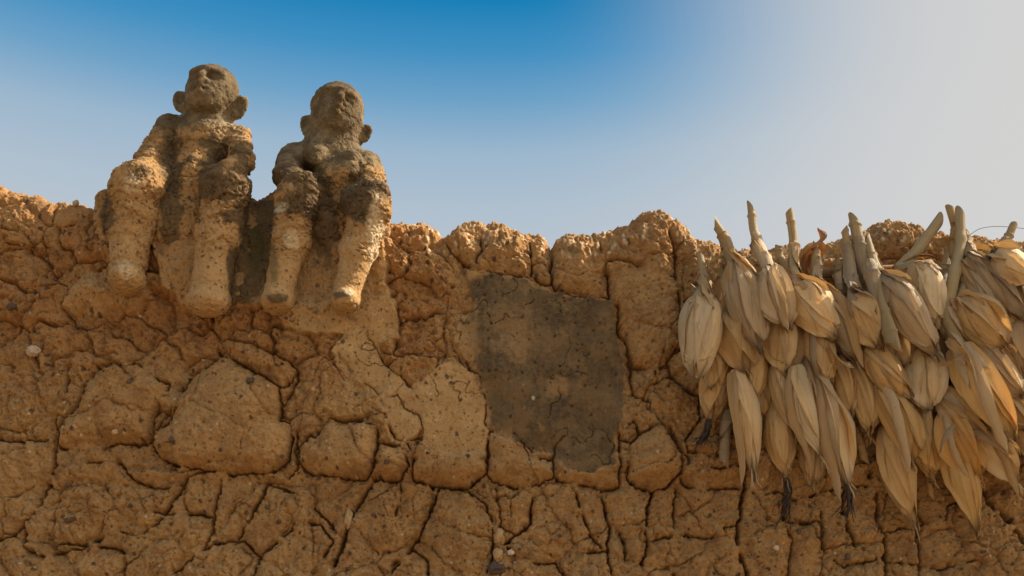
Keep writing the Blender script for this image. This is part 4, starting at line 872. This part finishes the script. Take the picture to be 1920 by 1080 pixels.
# (label, top, tip, width, depth top, depth tip, stalk [(x, y, depth)...], tone, profile, silk, flags) in the grid of the traced bundle
F_, M_, B_ = .150, .112, .072
COBS = [
 ('large pale cob at the far left of the bundle, its smooth husk bright cream', (97, 283), (76, 548), 118, .145, .13, [(100, 240, .115), (93, 200, .10), (86, 162, .09)], 0, 3, 0, ''),
 ('short tan cob tucked between the pale leftmost cob and the smooth grey one', (178, 333), (232, 528), 92, .125, .118, [(160, 290, .10), (152, 240, .09), (150, 197, .09)], 1, 3, 0, 'open'),
 ('smooth grey cob hanging from a slanting stalk with a pointed cut end', (196, 185), (280, 465), 112, .155, .145, [(180, 150, .12), (158, 105, .10), (132, 64, .10)], 2, 3, 0, ''),
 ('cob with a loose open husk under the tallest stalk on the left', (300, 200), (360, 392), 84, .165, .16, [(278, 160, .13), (252, 90, .11), (243, 14, .10)], 0, 3, 0, 'open leaf'),
 ('plump cob split grey and cream, below the upright stalk with a frayed top', (394, 245), (503, 425), 116, .160, .15, [(372, 200, .12), (372, 110, .10), (359, 24, .10)], 0, 3, 0, ''),
 ('grey brown cob below the curled orange leaf', (452, 258), (578, 500), 92, .135, .13, [(440, 225, .11), (440, 185, .10), (444, 137, .10)], 2, 1, 0, 'leaf'),
 ('veined cob with folded husk edges under the ninth stalk, left of the thin jointed stalk', (560, 283), (640, 452), 98, .160, .15, [(548, 235, .12), (540, 150, .10), (529, 78, .10)], 1, 3, 0, 'open'),
 ('big grey and tan cob slanting down right in the middle of the bundle', (660, 232), (818, 480), 122, .168, .155, [(630, 205, .13), (612, 160, .11), (598, 115, .10)], 2, 3, 0, ''),
 ('pale blunt cob standing under the stalk that leans far to the right', (758, 185), (818, 395), 106, .150, .14, [(700, 205, .10), (750, 150, .10), (822, 52, .10)], 0, 3, 0, ''),
 ('tan cob with a dark torn tip, right of the thick forked stalk', (888, 292), (1026, 452), 100, .158, .15, [(868, 330, .15), (882, 290, .14), (899, 244, .13)], 1, 3, 0, 'open'),
 ('slim grey cob running down right behind the forked stalk', (890, 185), (1010, 405), 88, .125, .12, [(868, 140, .10), (870, 80, .09), (853, 17, .09)], 2, 1, 0, ''),
 ('long dark tan cob in the upper right, leaning parallel to the wall top edge', (915, 165), (1085, 365), 92, .135, .13, [(905, 130, .11), (896, 88, .10)], 2, 1, 0, ''),
 ('sunlit pale cob cut by the right edge of the photo, highest in the bundle', (985, 160), (1120, 235), 118, .150, .15, [(1020, 130, .11), (1048, 68, .10)], 0, 3, 0, ''),
 ('grey cob at the right edge, just under the highest sunlit cob', (1052, 225), (1105, 420), 84, .115, .11, None, 2, 1, 0, ''),
 ('golden cob showing between the two grey slanting cobs at the right', (985, 285), (1050, 450), 70, .105, .10, None, 3, 1, 0, ''),
 ('dull grey cob at the right edge halfway down', (1050, 355), (1100, 545), 88, .110, .10, None, 2, 1, 0, ''),
 ('large bright cob with a smooth golden flank and dark torn tip, low on the right', (880, 432), (1042, 742), 128, .150, .13, [(862, 395, .15), (846, 335, .15), (862, 240, .14), (884, 130, .12), (884, 34, .11)], 3, 0, 0, 'leaf'),
 ('brown blotched cob to the right of the large bright golden one', (905, 415), (1082, 608), 100, .125, .12, None, 2, 1, 0, ''),
 ('small tan cob between the right edge and the blotched brown cob', (985, 430), (1062, 575), 78, .100, .09, None, 1, 1, 0, ''),
 ('cob at the right edge under the blotched brown cob', (1010, 560), (1112, 705), 88, .100, .09, None, 1, 1, 0, ''),
 ('shaded brown cob at the right edge, lowest there', (1058, 640), (1112, 815), 80, .075, .06, None, 1, 1, 0, ''),
 # second row
 ('short cob with a folded lip behind the tip of the pale leftmost cob', (128, 440), (122, 585), 74, .090, .085, None, 1, 3, 0, ''),
 ('tan cob below the pale leftmost cob, a dark silk wisp under it', (160, 445), (112, 682), 84, .075, .07, None, 1, 1, 45, ''),
 ('slim cob hanging below the smooth grey cob tip', (262, 440), (240, 628), 72, .105, .09, None, 3, 2, 0, ''),
 ('tan cob with crossed husk leaves below the loose open one', (338, 350), (346, 542), 98, .125, .12, None, 1, 3, 0, 'open'),
 ('sharp shadowed cob below the plump two toned one', (428, 375), (476, 570), 96, .125, .12, None, 1, 1, 0, 'leaf'),
 ('small golden cob between the two long cobs at the left bottom', (286, 495), (288, 690), 58, .075, .07, None, 3, 1, 28, ''),
 ('long pale cob pointing straight down at the lower left', (196, 512), (250, 845), 88, .110, .075, None, 0, 2, 0, 'leaf'),
 ('tan cob left of the long one with a split dangling leaf', (325, 490), (392, 715), 84, .110, .10, None, 1, 1, 0, ''),
 ('long cob with a loose dangling leaf and pale torn tip, middle of the lower row', (378, 500), (468, 800), 82, .128, .10, None, 0, 2, 30, 'leaf'),
 ('cob at the lower left with a long dark silk tail', (325, 600), (352, 862), 96, .080, .055, None, 1, 2, 72, ''),
 ('crumpled long cob with layered husks and silk at its tip, centre of the lower row', (435, 520), (545, 890), 112, .118, .09, None, 0, 2, 45, 'open leaf'),
 ('small cob with dark silk between the crumpled cob and the wall shadow', (505, 470), (540, 672), 74, .098, .09, None, 1, 1, 40, ''),
 ('straight tan cob with a squared off end beside the dark gap', (560, 490), (600, 722), 78, .100, .09, None, 3, 1, 0, ''),
 ('small triangular cob peeping out below the cob with the torn pale tip', (405, 690), (436, 880), 72, .055, .045, None, 1, 1, 0, ''),
 ('tan cob slanting right, under the veined cob, its tip torn and dark', (600, 440), (736, 606), 98, .130, .12, None, 1, 1, 26, ''),
 ('big golden cob over the dark gap, slanting to the right', (632, 555), (746, 808), 112, .110, .09, None, 3, 0, 0, 'leaf'),
 ('very long cob with a narrow dark ended tail, hanging lowest in the middle', (675, 670), (750, 1010), 112, .080, .05, None, 1, 2, 0, ''),
 ('small grey cob under the big slanting grey one', (690, 370), (702, 518), 80, .115, .11, None, 2, 1, 0, ''),
 ('pale cob with a rolled blunt end above the frayed cob', (770, 450), (786, 652), 92, .118, .11, None, 0, 1, 0, 'open'),
 ('brown cob with a rounded side just right of the very long one', (765, 620), (805, 862), 92, .080, .06, None, 3, 1, 0, ''),
 ('very long golden cob at the lower right with a thin curling tail', (845, 700), (936, 1020), 108, .085, .05, None, 3, 2, 26, ''),
 ('broad cob with a ragged open husk fanning to the right, low on the right', (835, 640), (955, 858), 100, .100, .08, None, 3, 1, 0, 'open leaf'),
 ('twisted cob with flared husk ends, lowest at the right edge', (915, 680), (1062, 880), 84, .095, .07, None, 0, 2, 34, 'open leaf'),
 ('frayed cob with shredded grey husk ends pointing right', (820, 570), (962, 695), 74, .115, .11, None, 2, 2, 0, 'open leaf'),
 ('little cob half hidden beside the tip of the large bright golden cob', (965, 640), (1018, 768), 62, .075, .07, None, 3, 1, 0, ''),
 ('shaded cob at the back between the pale blunt cob and the forked stalk', (812, 370), (836, 520), 70, .095, .09, None, 2, 1, 70, ''),
 ('shaded cob at the back under the rolled blunt one', (735, 540), (752, 700), 74, .070, .06, None, 1, 1, 36, ''),
 ('shaded cob deep in the bundle behind the crumpled one', (500, 610), (536, 800), 60, .050, .045, None, 3, 1, 0, ''),
 ('thin cob end behind the upright stalk with a frayed top', (375, 350), (400, 520), 66, .090, .085, [(350, 200, .07), (330, 170, .06), (328, 138, .06)], 2, 1, 0, ''),
 ('shaded cob at the back left of the golden cob over the dark gap', (610, 540), (640, 700), 58, .055, .05, None, 1, 1, 0, ''),
 ('shaded cob at the back below the blotched brown one', (925, 570), (985, 720), 84, .070, .06, None, 3, 1, 40, ''),
 ('shaded cob at the back of the lower right corner', (1000, 640), (1060, 790), 74, .050, .045, None, 2, 1, 0, ''),
 ('shaded cob behind the thin jointed stalk', (640, 290), (672, 440), 70, .100, .10, [(588, 200, .10), (572, 120, .10), (560, 56, .10)], 2, 1, 0, ''),
 ('grey cob wedged behind the pale blunt one and the forked stalk', (828, 250), (842, 400), 60, .085, .085, [(838, 200, .07), (850, 160, .06)], 1, 1, 0, ''),
 ('dark brown cob in the shade between the blotched cob and the bright golden cob', (948, 505), (1010, 640), 66, .080, .08, None, 1, 1, 0, ''),
]
for k_, (lb, a_, b_, wd_, da_, db_, st_, tn_, pf_, sk_, fg_) in enumerate(COBS):
    st2 = [zx(s[:2]) + (s[2],) for s in st_] if st_ else None
    big = 11.5 if ('bright cob with a smooth golden' in lb or 'leans far' in lb or 'behind the thin jointed' in lb) else None
    make_cob(lb, zx(a_), zx(b_), wd_ * .6111 * (.92 if k_ < 21 else .82), da_, db_, st2, tn_, pf_, sk_, fg_, seed=k_ * 13 + 5, srad=big)

# fillers: cobs seen only in slivers between the others
rf = random.Random(77)
for k_ in range(34):
    u = (k_ + .5) / 34; x = 130 + u * 930 + rf.uniform(-14, 14); y = (300 if k_ % 2 else 420) + rf.uniform(-40, 60) + u * 60
    ln = rf.uniform(190, 235); dx = rf.uniform(-10, 50) + 40 * u; bot = 640 + 60 * u if x < 560 or x > 640 else 520
    make_cob('shaded cob deep in the bundle, showing only in slivers between others', zx((x, y)), zx((x + dx, min(y + ln, bot + 60))), rf.uniform(56, 72) * .6111, .085 - .02 * (k_ % 2 == 0), .06, None, rf.choice([0, 1, 2, 3]), rf.choice([0, 1, 2]), 0, '', seed=900 + k_)

# bare stalks and stems caught in the bundle
def stem(label, pts, rad, tone_mat, cat='maize stalk', name='maize_stalk', seed=0):
    e = bpy.data.objects.new(name, None); link(e); o0 = P(*zx(pts[0][:2]), pts[0][2]); e.location = o0.tolist(); e.empty_display_size = .03
    tag(e, label, cat, 'bare maize stalks in the bundle')
    p = spline([P(*zx(q[:2]), q[2]) - o0 for q in pts], 50); t = np.linspace(0, 1, 50); r = rad * .00105 * np.ones(50)
    for nd in (.22, .55, .8): r *= 1 + .18 * np.exp(-((t - nd) / .02) ** 2)
    mb = MB(); G = tube(mb, p, r, 14, .75); T, N, Bn = frames(p)
    arr = mb.v[-1].reshape(50, 14, 3); arr[-1] += T[-1] * (((arr[-1] - p[-1]) @ N[-1])[:, None] * 1.2)
    o = mb.build('stem', tone_mat, e)
    for R_ in (arr[-1], arr[0]):
        cm = MB(); c0 = R_.mean(0); cm.grid(np.stack([R_, c0 + (R_ - c0) * .5, c0 + (R_ - c0) * .04]), wrap=True)
        cm.build('cut_end', CUT, o)
    mb = MB(); n = 26; tt = np.linspace(0, 1, n)[:, None]; v = np.linspace(-1, 1, 9)[None]; sub = p[4:30]; T2, N2, B2 = frames(sub)
    an = seed + (1.7 - .9 * tt) * v + tt; rr = r[4:30][:, None] * 1.1 + .001 + .004 * v ** 4 * tt
    G2 = sub[:, None] + rr[..., None] * (np.cos(an)[..., None] * N2[:, None] + np.sin(an)[..., None] * B2[:, None]); mb.grid(G2, np.stack([an / 4, tt + 0 * v], -1))
    mb.build('sheath', HK[seed % 4], e)
    return e
stem('thin jointed stalk lying over the husks left of the big grey and tan cob', [(603, 185, .155), (618, 230, .17), (640, 320, .18), (664, 385, .185), (678, 440, .185)], 12, STK, seed=2)
stem('yellow stalk lying level along the wall top behind the upright stalks', [(462, 196, .05), (500, 192, .055), (540, 190, .055), (575, 190, .05)], 13, HK[3], seed=3)
stem('short stub at the left edge of the bundle, level with the cob neck', [(86, 330, .07), (78, 290, .08), (74, 262, .085)], 8.5, STK, seed=1)
stem('grey green stalk piece standing beside the middle stalks', [(524, 282, .09), (516, 220, .09), (515, 178, .09)], 9, STK, seed=0)
stem('thin split stalk hanging free at the lower left', [(172, 640, .06), (164, 720, .06), (159, 800, .055)], 9, HK[2], seed=2)
stem('short brown stem poking down in the dark gap', [(560, 690, .06), (578, 740, .055), (592, 795, .05)], 7, HK[3], seed=3)
stem('short stem with a dry collar beside the loose open cob', [(270, 240, .11), (268, 205, .11), (276, 178, .11)], 9, HK[1], seed=1)
stem('slender stem between the smooth grey cob and its neighbour stalk', [(176, 200, .10), (168, 150, .10), (160, 118, .10)], 9, STK, seed=1)
stem('pair of straws hanging below the brown cob at the lower right', [(780, 800, .06), (788, 850, .05), (796, 905, .045)], 5, HK[3], seed=0)
stem('brown straw beside the very long golden cob', [(912, 830, .05), (918, 880, .045), (912, 925, .04)], 5, HK[1], seed=0)

def leaf(label, pts, width, mat, twist=1., cup=.35, ph0=0., seed=0):
    o0 = P(*zx(pts[0][:2]), pts[0][2]); mb = MB(); strip(mb, spline([P(*zx(q[:2]), q[2]) - o0 for q in pts], 40), width * .00105, None, twist, cup, ph0, 9, seed)
    o = mb.build('dry_leaf', mat); o.location = o0.tolist(); tag(o, label, 'dry leaf', 'dry leaves caught in the bundle'); return o
ORG = husk_material('leaf_orange', (.52, .25, .09), (.24, .11, .05), (.55, .22, .06))
leaf('curled orange leaf rising to a dark point above the stalks', [(398, 215, .09), (402, 170, .09), (420, 140, .10), (450, 115, .11), (461, 98, .11), (447, 76, .10)], 11, ORG, 2.0, .6, .6, 1)
leaf('orange leaf twisted behind the curled orange one', [(405, 225, .08), (425, 190, .08), (455, 150, .08), (464, 120, .08)], 10, ORG, -1.4, .5, 1.0, 2)
leaf('kinked golden leaf strip tied to the second stalk', [(175, 165, .10), (130, 178, .12), (117, 195, .12), (134, 215, .12), (128, 238, .12), (108, 240, .11)], 6, HK[3], 3.0, .5, .3, 3)
leaf('reddish strip of leaf arching over the wall top right of centre', [(655, 210, .06), (700, 190, .09), (750, 162, .11), (790, 158, .11), (812, 172, .10)], 13, ORG, 1.2, .4, .9, 4)
leaf('long straw coloured leaf lying level at the upper right', [(815, 116, .10), (860, 118, .10), (920, 126, .11), (975, 136, .11), (1020, 148, .10)], 9, HK[3], .8, .4, .5, 5)
leaf('folded leaf behind the upright stalks', [(396, 215, .06), (410, 160, .06), (440, 140, .06), (438, 190, .07)], 13, HK[3], 1.0, .4, .2, 6)
leaf('twisted dry tendril lying across the large bright golden cob', [(820, 494, .17), (850, 488, .185), (885, 470, .19), (912, 462, .19)], 6, HK[1], 3.0, .4, .2, 7)
leaf('curved grey leaf blade standing off the fanned cob', [(818, 770, .12), (826, 730, .14), (846, 700, .15), (868, 678, .14)], 8, HK[2], 1.5, .5, 1.2, 8)
leaf('drooping folded leaf between the sharp shadowed cob and the straight tan cob', [(490, 440, .14), (505, 470, .15), (530, 490, .15), (545, 488, .14)], 20, HK[1], .5, .4, 1.2, 9)
leaf('torn leaf spreading behind the crumpled cob top', [(400, 480, .12), (425, 520, .15), (440, 560, .15), (448, 600, .14)], 10, HK[2], 1.5, .4, .4, 10)
leaf('brown leaf hanging from the rightmost upright stalk', [(845, 420, .17), (870, 440, .185), (900, 455, .19), (925, 500, .19), (940, 560, .185)], 9, HK[1], 1.6, .5, .4, 11)
leaf('dry leaf crumpled behind the stub at the left edge', [(100, 205, .10), (84, 222, .11), (80, 236, .11), (92, 240, .11)], 5, HK[1], 2.5, .5, .4, 12)
mb = MB(); o0 = P(*zx((915, 98)), .05)
tube(mb, spline([P(*zx(q), .05) - o0 for q in ((915, 98), (945, 80), (990, 73), (1040, 75), (1100, 82))], 50), np.full(50, .0006), 5)
wr = mb.build('wire', plain('wire_metal', (.10, .09, .09), (.16, .14, .13), 50, .5)); wr.location = o0.tolist(); tag(wr, 'thin dark wire arching above the bundle against the white sky', 'wire')
# the pole the bundle hangs from
mb = MB(); p0 = P(1352, 508, .055); pp = spline([P(1352, 508, .055) - p0, P(1500, 512, .06) - p0, P(1750, 505, .06) - p0, P(2050, 500, .055) - p0], 60)
tube(mb, pp, np.full(60, .011), 12); pl = mb.build('hanging_pole', plain('pole_wood', (.30, .19, .10), (.20, .12, .07), 60, .8)); pl.location = p0.tolist()
tag(pl, 'weathered wooden pole on the wall face, hidden behind the maize cobs it carries', 'pole')
